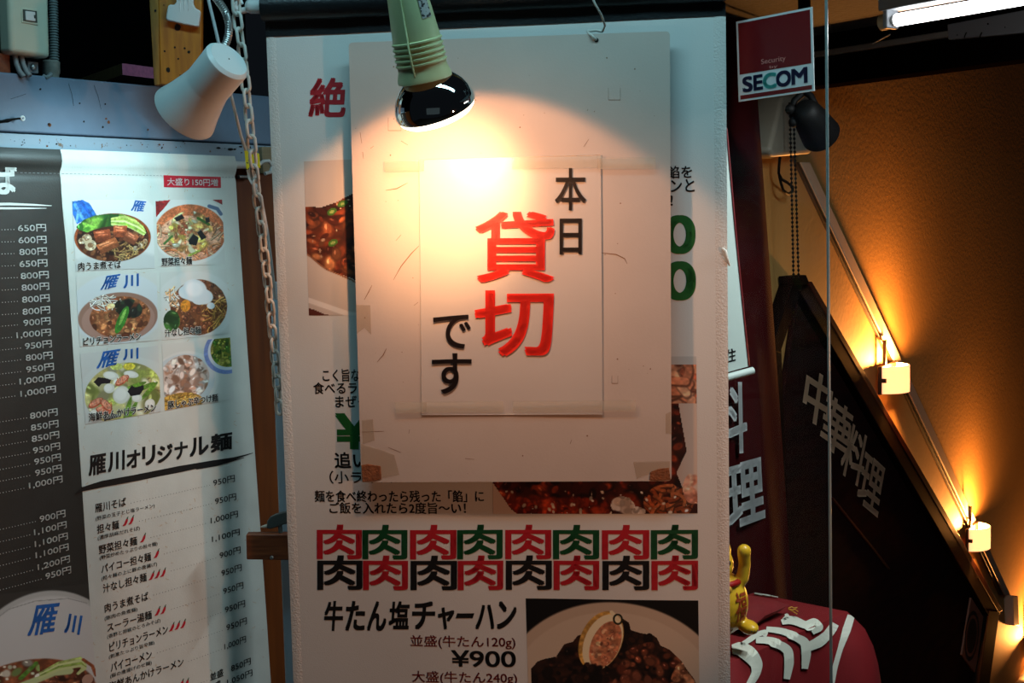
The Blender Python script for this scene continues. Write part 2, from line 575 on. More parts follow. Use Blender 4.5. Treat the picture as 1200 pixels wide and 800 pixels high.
class Ink:
    """printed lettering and shapes on a plane, one mesh"""

    def __init__(s, plane, h=H_INK):
        s.pl, s.h, s.mb = plane, h, MB()

    def affine(s, body, o, ex, ey, mi=0, bold=0.02, res=4, ref=None, h=0.0):
        v, f = glyphs(body, bold, res)
        w = ref if ref is not None else v
        lo, hi = w.min(0), w.max(0)
        q = (v - lo) / np.maximum(hi - lo, 1e-6)
        vs = [s.pl.P((o[0] + ex[0] * a + ey[0] * b, o[1] + ex[1] * a + ey[1] * b), s.h + h) for a, b in q]
        s.mb.add(vs, f, mi)

    def row(s, body, x0, x1, yc, hp, mi=0, bold=0.02, res=4, halo=None, hb=0.05):
        """a line of lettering, horizontal in the plane, given the pixels of its ends, its mid height and its height"""
        xm = (x0 + x1) / 2
        um, vm = s.pl.hit(xm, yc)
        u0 = s.pl.hit(x0, yc)[0]
        u1 = s.pl.hit(x1, yc)[0]
        ht = s.pl.hit(xm, yc - hp / 2)[1] - s.pl.hit(xm, yc + hp / 2)[1]
        if halo is not None:
            ref = glyphs(body, bold, res)[0]
            s.affine(body, (u0, vm - ht / 2), (u1 - u0, 0), (0, ht), halo, bold + hb, res, ref, -0.0002)
        s.affine(body, (u0, vm - ht / 2), (u1 - u0, 0), (0, ht), mi, bold, res)

    def box(s, body, x0, y0, x1, y1, mi=0, bold=0.02, res=8, lean=0.0):
        """one block fitted into a pixel box"""
        a = s.pl.hit(x0, y1)
        b = s.pl.hit(x1, y1)
        c = s.pl.hit(x0 + lean, y0)
        s.affine(body, a, (b[0] - a[0], b[1] - a[1]), (c[0] - a[0], c[1] - a[1]), mi, bold, res)

    def tri(s, body, bl, br, tl, mi=0, bold=0.02, res=8):
        a, b, c = s.pl.hit(*bl), s.pl.hit(*br), s.pl.hit(*tl)
        s.affine(body, a, (b[0] - a[0], b[1] - a[1]), (c[0] - a[0], c[1] - a[1]), mi, bold, res)

    def poly(s, pts, mi=0, h=0.0):
        s.mb.add([s.pl.P(s.pl.hit(*p), s.h + h) for p in pts], [tuple(range(len(pts)))], mi)

    def ribbon(s, pts, ws, mi=0, h=0.0):
        n = len(pts)
        vs = []
        for i, p in enumerate(pts):
            a = pts[max(i - 1, 0)]
            b = pts[min(i + 1, n - 1)]
            dx, dy = b[0] - a[0], b[1] - a[1]
            L = math.hypot(dx, dy) or 1
            w = (ws[i] if isinstance(ws, (list, tuple)) else ws) / 2
            vs.append(s.pl.P(s.pl.hit(p[0] - dy / L * w, p[1] + dx / L * w), s.h + h))
            vs.append(s.pl.P(s.pl.hit(p[0] + dy / L * w, p[1] - dx / L * w), s.h + h))
        s.mb.add(vs, [(2 * i, 2 * i + 1, 2 * i + 3, 2 * i + 2) for i in range(n - 1)], mi)

    def dots(s, x0, x1, xa, ya, step_m, r, mi=0):
        """leader dots along the plane's horizontal through pixel (xa, ya)"""
        v = s.pl.hit(xa, ya)[1]
        u0 = s.pl.hit(x0, ya)[0]
        u1 = s.pl.hit(x1, ya)[0]
        n = int((u1 - u0) / step_m)
        for i in range(n):
            u = u0 + (i + 0.5) * step_m
            s.mb.add([s.pl.P((u + r * math.cos(k * PI / 3), v + r * math.sin(k * PI / 3)), s.h) for k in range(6)], [tuple(range(6))], mi)

    def build(s, name, mats, parent):
        return s.mb.build(name, mats, parent, recalc=False)


# ------------------------------------------------------------------ printed food photographs
class Print:
    def __init__(s, w, h, bg, seed=1):
        w, h = int(w * 1.5), int(h * 1.5)
        s.w, s.h = w, h
        s.a = np.zeros((h, w, 3)) + np.array(bg) / 255.0
        yy, xx = np.mgrid[0:h, 0:w]
        s.x = (xx + 0.5) / w
        s.y = (yy + 0.5) / h
        s.rs = np.random.RandomState(seed)
        s.asp = h / w

    def noise(s, cells, seed=0):
        r = np.random.RandomState(seed + 17)
        n = int(cells)
        g = r.rand(n + 2, n + 2)
        fx, fy = s.x * n, s.y * n
        ix, iy = fx.astype(int), fy.astype(int)
        tx, ty = fx - ix, fy - iy
        tx, ty = tx * tx * (3 - 2 * tx), ty * ty * (3 - 2 * ty)
        return (g[iy, ix] * (1 - tx) + g[iy, ix + 1] * tx) * (1 - ty) + (g[iy + 1, ix] * (1 - tx) + g[iy + 1, ix + 1] * tx) * ty

    def put(s, m, c):
        m = np.clip(m, 0, 1)[..., None]
        c = np.array(c, float)
        if c.max() > 1.5:
            c = c / 255.0
        s.a = s.a * (1 - m) + m * c

    def em(s, cx, cy, rx, ry, ang=0, soft=0.03):
        ca, sa = math.cos(ang), math.sin(ang)
        dx, dy = s.x - cx, (s.y - cy) * s.asp
        ry = ry * s.asp
        d = np.sqrt(((dx * ca + dy * sa) / rx) ** 2 + ((-dx * sa + dy * ca) / ry) ** 2)
        return np.clip((1 - d) / soft + 0.5, 0, 1)

    def ell(s, cx, cy, rx, ry, c, ang=0, soft=0.05, clip=None):
        m = s.em(cx, cy, rx, ry, ang, soft)
        s.put(m if clip is None else m * clip, c)

    def pm(s, pts, soft=0.0):
        m = np.zeros(s.x.shape, bool)
        n = len(pts)
        for i in range(n):
            x1, y1 = pts[i]
            x2, y2 = pts[(i + 1) % n]
            if y1 == y2:
                continue
            c = ((s.y >= min(y1, y2)) & (s.y < max(y1, y2)))
            m ^= c & (s.x < (x2 - x1) * (s.y - y1) / (y2 - y1) + x1)
        return m.astype(float)

    def poly(s, pts, c, clip=None):
        m = s.pm(pts)
        s.put(m if clip is None else m * clip, c)

    def stroke(s, pts, w, c, clip=None):
        d = np.full(s.x.shape, 9.0)
        for (x1, y1), (x2, y2) in zip(pts[:-1], pts[1:]):
            ax, ay, bx, by = x1, y1 * s.asp, x2, y2 * s.asp
            L = (bx - ax) ** 2 + (by - ay) ** 2 + 1e-9
            t = np.clip(((s.x - ax) * (bx - ax) + (s.y * s.asp - ay) * (by - ay)) / L, 0, 1)
            d = np.minimum(d, np.hypot(s.x - ax - t * (bx - ax), s.y * s.asp - ay - t * (by - ay)))
        m = np.clip((w - d) / (0.35 * w) + 0.3, 0, 1)
        s.put(m if clip is None else m * clip, c)

    def bits(s, clip, n, size, pal, long=1.6, edge=0.55, shine=0.35):
        """a scatter of chopped pieces, each with a dark rim and a light side"""
        ys, xs = np.where(clip > 0.5)
        if len(xs) == 0:
            return
        for _ in range(n):
            k = s.rs.randint(len(xs))
            cx, cy = (xs[k] + .5) / s.w, (ys[k] + .5) / s.h
            r = size * (0.35 + 1.0 * s.rs.rand())
            a = s.rs.rand() * PI
            c = np.array(pal[s.rs.randint(len(pal))], float)
            c = np.clip(c * (0.65 + 0.6 * s.rs.rand()), 0, 255)
            edge_ = edge + 0.4 * s.rs.rand()
            rx, ry = r * long, r / s.asp
            s.ell(cx, cy, rx * 1.15, ry * 1.2, np.clip(c * edge_, 0, 255), a, 0.6, clip)
            s.ell(cx, cy, rx * .9, ry * .9, c, a, 0.4, clip)
            if s.rs.rand() < shine:
                s.ell(cx - r * .3, cy - r * .4, rx * .35, ry * .25, np.minimum(c * 1.4 + 45, 255), a, 0.6, clip)

    def noodles(s, clip, n, w, pal, L=0.25):
        ys, xs = np.where(clip > 0.5)
        if len(xs) == 0:
            return
        for _ in range(n):
            k = s.rs.randint(len(xs))
            x, y = (xs[k] + .5) / s.w, (ys[k] + .5) / s.h
            a = s.rs.rand() * 2 * PI
            b = (s.rs.rand() - .5) * 1.6
            pts = []
            for i in range(6):
                pts.append((x, y))
                x += math.cos(a) * L / 6
                y += math.sin(a) * L / 6
                a += b / 2
            c = np.array(pal[s.rs.randint(len(pal))], float) * (0.85 + 0.3 * s.rs.rand())
            s.stroke([(p[0] + .004, p[1] + .008) for p in pts], w * 1.25, np.clip(c * .5, 0, 255), clip)
            s.stroke(pts, w, np.clip(c, 0, 255), clip)

    def grain(s, clip, amt, cells=40):
        n = (s.noise(cells, s.rs.randint(999)) - .5) * 2 * amt
        s.a = np.clip(s.a * (1 + n[..., None] * clip[..., None]), 0, 1)

    def build(s, name, plane, quad, parent, h=0.0003, gain=1.0):
        """quad: TL, TR, BR, BL in pixels; a flat printed sheet with a colour per cell"""
        sat = s.a.max(2) - s.a.min(2)
        fm_ = np.clip((sat - .26) / .10, 0, 1)
        for cells_, amt_ in ((14, .12), (34, .16), (70, .16)):
            s.grain(fm_, amt_, cells_)
        q = [plane.hit(*p) for p in quad]
        w, hh = s.w, s.h
        I, J = np.meshgrid(np.arange(w + 1) / w, np.arange(hh + 1) / hh)
        mb = MB()
        vs = []
        for j in range(hh + 1):
            for i in range(w + 1):
                a, b = i / w, j / hh
                u = (q[0][0] * (1 - a) + q[1][0] * a) * (1 - b) + (q[3][0] * (1 - a) + q[2][0] * a) * b
                v = (q[0][1] * (1 - a) + q[1][1] * a) * (1 - b) + (q[3][1] * (1 - a) + q[2][1] * a) * b
                vs.append(plane.P((u, v), h))
        fs = [(j * (w + 1) + i, (j + 1) * (w + 1) + i, (j + 1) * (w + 1) + i + 1, j * (w + 1) + i + 1) for j in range(hh) for i in range(w)]
        mb.add(vs, fs)
        o = mb.build(name, M['print'], parent, recalc=False)
        at_ = o.data.color_attributes.new('print', 'FLOAT_COLOR', 'CORNER')
        a = np.clip(s.a * gain, 0, 1)
        lin = np.where(a <= 0.04045, a / 12.92, ((a + 0.055) / 1.055) ** 2.4).reshape(-1, 3)
        data = np.ones((len(lin), 4, 4), np.float32)
        data[:, :, :3] = lin[:, None, :]
        at_.data.foreach_set('color', data.ravel())
        return o


# ------------------------------------------------------------------ the planes everything hangs on
def disp_c(u, v):
    return 0.0012 * math.sin(u * 9 + 0.6) * math.sin(v * 3.0 + 1.0) + 0.0009 * math.sin(u * 23 + v * 7)


def disp_l(u, v):
    return 0.0012 * math.sin(u * 26 + v * 2.0) + 0.0012 * math.sin(u * 11 - v * 5)


PC = Plane(at(590, 400, 1.75), yaw(-6.75), disp_c)          # the white banner
PCF = Plane(PC.o, PC.r)                                      # same, flat
PB = PCF.off(0.024)                                          # front of the hung board
PL = Plane(at(298, 490, 1.98), yaw(55.04), disp_l)           # the menu banner
PLF = Plane(PL.o, PL.r)
PBM = PLF.off(-0.030)                                        # front of the beam
PGL = Plane(at(970, 400, 1.62), yaw(-55.06))                 # the glass door
_s1 = at(1048, 443, 3.2)
_s2 = at(1146, 629, 3.9)
_wr = Vector((_s2.x - _s1.x, _s2.y - _s1.y, 0)).normalized()
PW = Plane((_s1.x - 0.035 * _wr.y, _s1.y + 0.035 * _wr.x, 1.6), _wr)   # the yellow stair wall, 5 cm behind the lamps
PS = PW.off(0.026)                                           # face of the dark sign board


def polyP(pl, pts, h=0.0):
    return [pl.at(*p, h) for p in pts]


# ================================================================== SETTING
def struct(name, mb, m, **k):
    o = mb.build(name, m, **k)
    o['kind'] = 'structure'
    return o


struct('floor', MB().box((0.6, 2.6, -0.02), 7, 7.5, 0.04), M['floor'])

# stair wall, from behind the flag to far right
a = PW.P((-1.1, -1.6))
b = PW.P((2.6, -1.6))
mb = MB()
w0, w1 = PW.P((-1.05, -1.6)), PW.P((2.6, -1.6))
up = Vector((0, 0, 1))
mb.prism([w0, w1, w1 + up * 3.0, w0 + up * 3.0], PW.n, 0.12)
struct('wall_stairs', mb, M['yellow_wall'])
# dark wall behind the shop front on the left, and the brown panelling below the beam
PK = PLF.off(-0.62)
mb = MB()
k0, k1 = PK.P((-1.6, 0)), PK.P((0.62, 0))
mb.prism([Vector((k0.x, k0.y, 0)), Vector((k1.x, k1.y, 0)), Vector((k1.x, k1.y, 2.9)), Vector((k0.x, k0.y, 2.9))], PK.n, 0.08)
struct('wall_left', mb, M['black_room'])
PP = PLF.off(-0.075)
vtop = PP.hit(300, 190)[1]
mb = MB()
p0, p1 = PP.P((-0.9, 0)), PP.P((0.135, 0))
zt = (PP.P((0, vtop))).z
mb.prism([Vector((p0.x, p0.y, 0)), Vector((p1.x, p1.y, 0)), Vector((p1.x, p1.y, zt)), Vector((p0.x, p0.y, zt))], PP.n, 0.02)
struct('wall_front', mb, M['wall_brown'])
# dark back wall behind the white banner
mb = MB()
c0, c1 = PCF.P((-0.30, 0), -0.36), PCF.P((-0.02, 0), -0.36)
mb.prism([Vector((c0.x, c0.y, 0)), Vector((c1.x, c1.y, 0)), Vector((c1.x, c1.y, 2.9)), Vector((c0.x, c0.y, 2.9))], PCF.n, 0.03)
struct('wall_back', mb, M['black_room'])

# blue-grey beam over the menu banner
um0 = PBM.hit(-150, 150)[0]
um1 = PBM.hit(312, 150)[0] + 0.07
vb_t = PBM.hit(100, 93.3)[1]
vb_m = PBM.hit(100, 158.6)[1]
vb_b = PBM.hit(100, 190)[1]
mb = MB()
mb.prism([PBM.P((um0, vb_m)), PBM.P((um1, vb_m)), PBM.P((um1, vb_t)), PBM.P((um0, vb_t))], PBM.n, 0.045)
beam = struct('trim_1', mb, M['beam_blue'], bevel=0.002)
mb = MB()
g = 0.0022
mb.prism([PBM.P((um0, vb_b), 0.003), PBM.P((um1, vb_b), 0.003), PBM.P((um1, vb_m - g), 0.003), PBM.P((um0, vb_m - g), 0.003)], PBM.n, 0.04)
struct('trim_2', mb, M['beam_strip'], bevel=0.001)
# rust spots, holes and scratches of the beam
ink = Ink(PBM, 0.0007)
rng = random.Random(4)
for (x, y, r, k) in [(47, 104.5, 1.3, 1), (93, 121, 1.0, 1), (57, 145.5, 1.6, 1), (98, 142.5, 1.2, 1), (120, 149, 1.3, 1), (127, 143, 1.8, 0), (124, 139, 1.4, 0), (173, 152, 1.2, 0), (123, 122, 1, 1), (58, 146.5, 2.0, 0), (227, 145, 1, 1)]:
    ink.poly([(x + r * math.cos(t) * (.8 + .4 * rng.random()), y + r * math.sin(t) * (.8 + .4 * rng.random())) for t in [i * PI / 4 for i in range(8)]], k)
for (x0, y0, x1, y1) in [(80, 98, 86, 124), (30, 110, 12, 116), (110, 100, 118, 128), (180, 118, 240, 126)]:
    ink.ribbon([(x0, y0), ((x0 + x1) / 2 + 1, (y0 + y1) / 2), (x1, y1)], 0.35, 1)
o = ink.build('stain', [M['rust'], M['hole']], beam)
ink = Ink(PBM, 0.0037)
for i in range(34):
    x = rng.uniform(5, 300)
    y = 158.6 + (x / 300) * 9 + rng.uniform(3, 11)
    r = rng.choice([.5, .6, .8, 1.2])
    ink.poly([(x + r * math.cos(t) * (.7 + .6 * rng.random()), y + r * math.sin(t) * (.7 + .6 * rng.random())) for t in [i * PI / 3 for i in range(6)]], rng.randint(0, 1))
for (x, y, r) in [(254, 173.5, 2.6), (268, 175, 3.4), (273, 175, 2.0), (280, 172, 2.4), (213, 166, 1.5), (281, 179, 1.2)]:
    ink.poly([(x + r * math.cos(t) * (.7 + .5 * rng.random()), y + .6 * r * math.sin(t) * (.7 + .5 * rng.random())) for t in [i * PI / 4 for i in range(8)]], 1)
ink.build('stain', [M['rust'], M['hole']], beam)

# pale post and dark post behind the white banner's left edge
mb = MB()
q = at(334, 420, 1.92)
zq_ = at(330, 330, 1.92).z
mb.box((q.x, q.y, zq_ / 2), 0.03, 0.03, zq_)
struct('trim_3', mb, M['post_blue'], bevel=0.002)
# right part: ceiling, lintel, frame strip
ZC = 1.95
gr = Vector(yaw(-55.06))
gn = gr.cross(up)
LO = at(970, 80, 2.6)
LO.z = 0
mb = MB()
zl_b = at(970, 99, 2.6).z
la, lb = LO - gr * 0.42, LO + gr * 1.0
ca_, cb2 = la - gr * .25, lb + gr * .3
mc = MB()
mc.prism([Vector((q_.x, q_.y, ZC)) for q_ in (ca_ - gn * .05, cb2 - gn * .05, cb2 + gn * .60, ca_ + gn * .60)], -up, 0.05)
struct('ceiling', mc, M['ceiling'])
mb.prism([Vector((la.x, la.y, zl_b)), Vector((lb.x, lb.y, zl_b)), Vector((lb.x, lb.y, ZC)), Vector((la.x, la.y, ZC))], gn, 0.06)
struct('trim_4', mb, M['lintel'], bevel=0.003)
mb = MB()
zq0, zq1 = at(970, 66, 2.6).z, at(970, 59, 2.6).z
mb.prism([Vector((la.x, la.y, zq0)) + gn * .012, Vector((lb.x, lb.y, zq0)) + gn * .012, Vector((lb.x, lb.y, zq1)) + gn * .012, Vector((la.x, la.y, zq1)) + gn * .012], gn, 0.0115)
struct('trim_5', mb, M['lintel_trim'], bevel=0.002)
# beige frame strip left of the stair wall
mb = MB()
mb.prism(polyP(PW, [(876, 90), (886, 90), (906, 420), (896, 420)], 0.012), PW.n, 0.0115)
struct('trim_6', mb, M['trim_beige'], bevel=0.002)

# ================================================================== WHITE BANNER
quadC = [(312, 43), (850.5, 18), (856.5, 890), (348, 890)]
qc = [PC.hit(*p) for p in quadC]


def bil(q, a, b):
    return tuple((q[0][i] * (1 - a) + q[1][i] * a) * (1 - b) + (q[3][i] * (1 - a) + q[2][i] * a) * b for i in (0, 1))


banner = empty('hanging_banner', PC.P(bil(qc, .5, 1.0)), 'tall white food banner with black top sleeve and two rows of repeated bold characters', 'banner')
mb = MB()
mb.grid(lambda a, b: PC.P(bil(qc, a, b)), 60, 90)
mb.grid(lambda a, b: PC.P(bil(qc, a, b), -0.0012), 6, 9)
mb.build('banner_cloth', M['banner_white'], banner, smooth=60, recalc=False)
for sx in (0, 1):
    mb = MB()
    mb.grid(lambda a, b: PC.P(bil(qc, (0.0 + a * 0.022) if sx == 0 else 1 - 0.026 * (1 - a), b), 0.0007 * math.sin(a * PI)), 6, 90)
    mb.build('side_hem', M['hem_white'], banner, smooth=60, recalc=False)
# black sleeve: flat band and rolled tube with the rod in it
qs = [PC.hit(*p) for p in [(310.5, 24), (850.2, 0), (850.5, 18.6), (312, 43.6)]]
mb = MB()
mb.grid(lambda a, b: PC.P(bil(qs, a, b), 0.0010), 40, 4)
mb.build('sleeve_band', M['sleeve'], banner, smooth=60, recalc=False)
ra, rb = PCF.at(308.5, 9, 0.004), PCF.at(850.2, -15, 0.004)
mb = MB()
rr = 17 * mpp(1.75)
pts = [ra.lerp(rb, i / 24) for i in range(25)]
mb.tube(pts, [rr * (1 + 0.02 * math.sin(i * 2.1)) for i in range(25)], 24)
mb.build('pole_sleeve', M['sleeve'], banner, smooth=50)
# printed things on the banner
ink = Ink(PC)
ink.box('絶', 361, 91, 404, 137, 0, 0.035, 10, 3)
ink.build('red_brush_character', [M['ink_red']], banner)
ink = Ink(PC)
ink.row('こく旨な肉', 378, 433, 439.5, 15, 0, 0.02)
ink.build('sales_lettering', [M['ink_black']], banner)
ink = Ink(PC)
ink.row('食べるラー', 367, 432, 454.5, 14, 0, 0.02)
ink.build('sales_lettering', [M['ink_black']], banner)
ink = Ink(PC)
ink.row('まぜそば', 393, 446, 470, 14, 0, 0.02)
ink.build('sales_lettering', [M['ink_black']], banner)
ink = Ink(PC)
ink.row('追い飯', 392, 452, 539, 19, 0, 0.025)
ink.build('sales_lettering', [M['ink_black']], banner)
ink = Ink(PC)
ink.row('（小ライス', 386, 460, 559, 15, 0, 0.012)
ink.build('sales_lettering', [M['ink_black']], banner)
ink = Ink(PC)
ink.row('麺を食べ終わったら残った「餡」に', 368.5, 567, 581.3, 14, 0, 0.02)
ink.build('sales_lettering', [M['ink_black']], banner)
ink = Ink(PC)
ink.row('ご飯を入れたら2度旨〜い！', 386, 546, 595, 13.5, 0, 0.02)
ink.build('sales_lettering', [M['ink_black']], banner)
ink = Ink(PC)
ink.row('餡を', 782, 811, 201.5, 15, 0, 0.02)
ink.build('sales_lettering', [M['ink_black']], banner)
ink = Ink(PC)
ink.row('ンと', 786, 814, 217.5, 15, 0, 0.02)
ink.build('sales_lettering', [M['ink_black']], banner)
ink = Ink(PC)
ink.box('!', 785, 229, 788.5, 241, 0, 0.02)
ink.build('sales_lettering', [M['ink_black']], banner)
ink = Ink(PC)
ink.box('¥', 392.5, 484, 438, 526, 0, 0.035)
ink.build('green_price_lettering', [M['ink_green']], banner)
ink = Ink(PC)
ink.box('0', 778, 252, 815, 297.5, 0, 0.035, 12)
ink.build('green_price_lettering', [M['ink_green']], banner)
ink = Ink(PC)
ink.box('0', 778, 306, 815.5, 352, 0, 0.035, 12)
ink.build('green_price_lettering', [M['ink_green']], banner)
xs = [(371, 424), (424.6, 477.6), (480.6, 535), (535.7, 589), (592, 646), (648, 702.2), (705.3, 760.8), (762.7, 818)]
for r in range(2):
    for i, (x0, x1) in enumerate(xs):
        ink = Ink(PC, H_INK + 0.0001 * r)
        x0 += 0.7 * r
        x1 += 0.7 * r * (i < 5)
        y0 = 614.6 + 36 * r
        key = ('ink_red' if i % 2 == 0 else 'ink_deepgreen') if r == 0 else ('ink_black' if i % 2 == 0 else 'ink_red')
        ink.box('肉', x0, y0, x1, y0 + 40.5, 0, 0.028)
        o = ink.build('meat_character', [M[key]], banner)
        o['label'] = {'ink_red': 'red', 'ink_deepgreen': 'green', 'ink_black': 'black'}[key] + ' meat character'
ink = Ink(PC)
bx = [379, 404, 430, 455, 482, 512, 534, 557, 582, 607]
for ch, i in zip('牛たん塩チャーハン', range(9)):
    dy = {5: 7, 6: 14, 7: 4}.get(i, 0)
    yb = {6: 724}.get(i, 739 - (2 if i > 2 else 0))
    ink.box(ch, bx[i], 704 + dy, bx[i + 1] - 3, yb, 0, 0.04, 6, 2)
ink.build('dish_heading_lettering', [M['ink_black']], banner)
ink = Ink(PC)
ink.row('並盛(牛たん120g)', 481, 604, 752, 15.5, 0, 0.012)
ink.build('price_lettering', [M['ink_darkred']], banner)
ink = Ink(PC)
ink.row('¥900', 529, 604.5, 771.3, 19.5, 0, 0.02, 8)
ink.build('price_lettering', [M['ink_black']], banner)
ink = Ink(PC)
ink.row('大盛(牛たん240g)', 483, 606, 794, 15.5, 0, 0.012)
ink.build('price_lettering', [M['ink_darkred']], banner)

# photo behind the board's left edge
p = Print(90, 100, (206, 190, 176), 11)
p.a *= (1 + 0.04 * (p.x - .5))[..., None]
fm = np.clip(p.pm([(0, .29), (.10, .30), (.2, .27), (.3, .22), (.38, .19), (1, .15), (1, .9), (.55, .80), (.42, .84), (.28, .76), (.12, .70), (0, .60)]), 0, 1)
p.put(fm, (110, 48, 24))
p.grain(fm, .5, 18)
p.bits(fm, 260, .022, [(112, 46, 24), (132, 60, 32), (80, 30, 16), (156, 80, 44), (62, 24, 14)], 2.0, .55, .35)
p.bits(fm * (p.y > .4), 22, .03, [(186, 116, 70), (160, 92, 54)], 1.6, .6, .6)
p.bits(fm, 60, .006, [(236, 190, 150)], 1.5, .9, 0)
p.bits(fm * (p.x > .3), 30, .05, [(20, 26, 14), (30, 40, 20), (50, 66, 26)], 1.2, .5, .3)
for (x, y) in [(.24, .28), (.17, .33), (.17, .53)]:
    p.ell(x, y, .035, .02, (70, 116, 40), -.5)
    p.ell(x, y, .015, .009, (150, 170, 90), -.5)
p.stroke([(0, .60), (.12, .70), (.28, .77), (.42, .86), (.7, .95)], .006, (150, 100, 70))
p.stroke([(0, .9), (.25, .99), (.6, 1.05)], .02, (232, 222, 212))
p.poly([(0, .95), (.1, .99), (.14, 1), (0, 1)], (90, 40, 26))
o = p.build('dish_photo', PC, [(356, 189), (540, 181), (546, 369), (362, 369.5)], banner)

# big photo behind the board's lower right corner
p = Print(170, 130, (214, 192, 176), 12)
fm = p.pm([(0, .80), (.09, .97), (.12, 1.0), (1, 1), (1, .94), (.93, .84), (.9, .74), (.95, .6), (.9, .2), (.5, .1), (.2, .4)])
p.put(fm, (58, 22, 14))
p.grain(fm, .5, 14)
p.bits(fm, 380, .018, [(110, 38, 20), (64, 22, 14), (140, 56, 30), (40, 14, 10)], 1.6, .5, .35)
p.bits(fm * np.maximum(p.em(.22, .98, .2, .09, 0, .5), p.em(.42, 1.0, .16, .1, 0, .5)), 140, .014, [(150, 46, 20), (170, 60, 28), (120, 34, 16)], 1.5, .6, .2)
p.noodles(fm * p.em(.86, .93, .12, .12), 40, .008, [(190, 110, 66), (160, 80, 44)], .12)
p.noodles((p.x > .85) * (p.y < .3) * 1.0, 30, .02, [(226, 140, 100), (206, 110, 76), (240, 170, 130)], .16)
p.put((p.x > .87) * (p.y < .05) * 1.0, (190, 190, 186))
p.bits(fm * np.maximum(p.em(.64, .95, .06, .06, .3), p.em(.70, .985, .05, .03)), 40, .014, [(236, 220, 206), (250, 240, 230)], 1.3, .8, .2)
p.bits(fm * (p.y > .85), 40, .005, [(250, 236, 214)], 1.5, .9, 0)
p.bits(p.em(.98, .84, .05, .10), 12, .02, [(236, 170, 140), (220, 140, 110)], 1.4, .9, .2)
p.build('dish_photo', PC, [(577, 418), (816, 417.5), (817.5, 601.3), (577.5, 602)], banner)

# bowl with lemon, bottom right
p = Print(200, 150, (10, 7, 5), 13)
p.ell(.50, .82, .68, .80, (196, 172, 148), 0, .02)
p.ell(.50, .86, .63, .76, (206, 184, 160), 0, .02)
fm = p.pm([(.02, .56), (.06, .50), (.10, .48), (.17, .46), (.22, .36), (.27, .34), (.30, .29), (.36, .27), (.47, .28), (.53, .2), (.565, .15), (.60, .18), (.61, .24), (.66, .26), (.70, .27), (.72, .26), (.76, .30), (.78, .36), (.83, .39), (.86, .43), (.90, .48), (.93, .55), (.97, .62), (1.0, .72), (1, 1), (.02, 1)])
p.put(fm, (40, 22, 14))
p.grain(fm, .6, 30)
p.bits(fm, 260, .018, [(30, 18, 12), (46, 26, 18), (22, 12, 8), (66, 36, 24)], 1.4, .5, .15)
p.bits(fm * p.em(.78, .75, .34, .42), 120, .018, [(110, 56, 36), (84, 40, 26), (130, 72, 48)], 1.3, .55, .3)
p.bits(fm * p.em(.62, .85, .16, .30), 50, .02, [(150, 84, 60), (120, 64, 44)], 1.3, .6, .3)
p.bits(fm * p.em(.93, .72, .10, .25), 60, .016, [(186, 124, 86), (160, 96, 64)], 1.4, .6, .3)
p.ell(.435, .33, .12, .25, (206, 156, 76), .42, .03)
p.ell(.445, .34, .105, .235, (246, 228, 186), .42, .03)
p.ell(.46, .36, .082, .20, (206, 132, 92), .42, .03)
p.bits(p.em(.46, .36, .08, .19, .42) * 1.0, 50, .008, [(226, 160, 120), (190, 112, 80)], 1.6, .9, .4)
p.stroke([(.50, .10), (.54, .16)], .012, (240, 222, 180))
for k in range(12):
    pass
p.stroke([(.536 + .024 * math.cos(t), .155 + .038 * math.sin(t) * 1) for t in np.linspace(0, 2 * PI, 16)], .006, (40, 40, 24))
p.bits(fm * p.em(.38, .60, .12, .10), 40, .016, [(36, 20, 14), (52, 30, 20), (24, 14, 9)], 1.4, .5, .1)
p.build('dish_photo', PC, [(616, 701), (818.3, 703.3), (820, 850), (620, 848)], banner)

# white end cap and hook of the banner pole
cap = empty('pole_end_cap', PCF.at(300, 4, 0.004), 'white plastic hook cap on left end of black banner pole', 'hook')
ca, cb = PCF.at(308, 7.5, 0.004), PCF.at(288, 7.5, 0.004)
ax = (cb - ca)
L = ax.length
r8 = 8.6 * mpp(1.77)
mb = MB().lathe(ca, ax, [(0, r8 * .92), (0.002, r8), (L * .72, r8 * .97), (L * .9, r8 * .82), (L, r8 * .45)], 24)
mb.build('cap_sleeve', M['plastic_white'], cap, smooth=40)
hk = [(291, 11), (284, 12.5), (278.5, 11.5), (276, 7.5), (278, 3.5), (283, 2.2), (284, 5)]
mb = MB().tube([PCF.at(x, y, 0.004) for x, y in hk], [.0042, .0042, .004, .0038, .0036, .0033, .002], 10)
mb.build('hook', M['plastic_white'], cap, smooth=60)

# ================================================================== HUNG BOARD AND NOTICE
quadB = [(408.5, 50), (785, 36.5), (787, 563.5), (423.5, 565)]
qb = [PB.hit(*p) for p in quadB]
board = empty('notice_board', PB.P(bil(qb, .5, 1.0), -.002), 'scuffed white panel hung on string in front of the banner, worn lower corners', 'board')
ring = []
for ci, (a, b) in enumerate([(0, 0), (1, 0), (1, 1), (0, 1)]):
    for k in range(5):
        t = PI + ci * PI / 2 + k * PI / 8
        cx, cy = (0.012 if a == 0 else 1 - .012), (0.009 if b == 0 else 1 - .009)
        ring.append(bil(qb, cx + .012 * math.cos(t), cy + .009 * math.sin(t)))
mb = MB()
n = len(ring)
fr_ = [PB.P(r) for r in ring]
bk = [PB.P(r, -0.005) for r in ring]
mb.add(fr_, [tuple(range(n))], 0)
mb.add(bk, [tuple(range(n))], 1)
mb.add(fr_ + bk, [(i, (i + 1) % n, n + (i + 1) % n, n + i) for i in range(n)], 1)
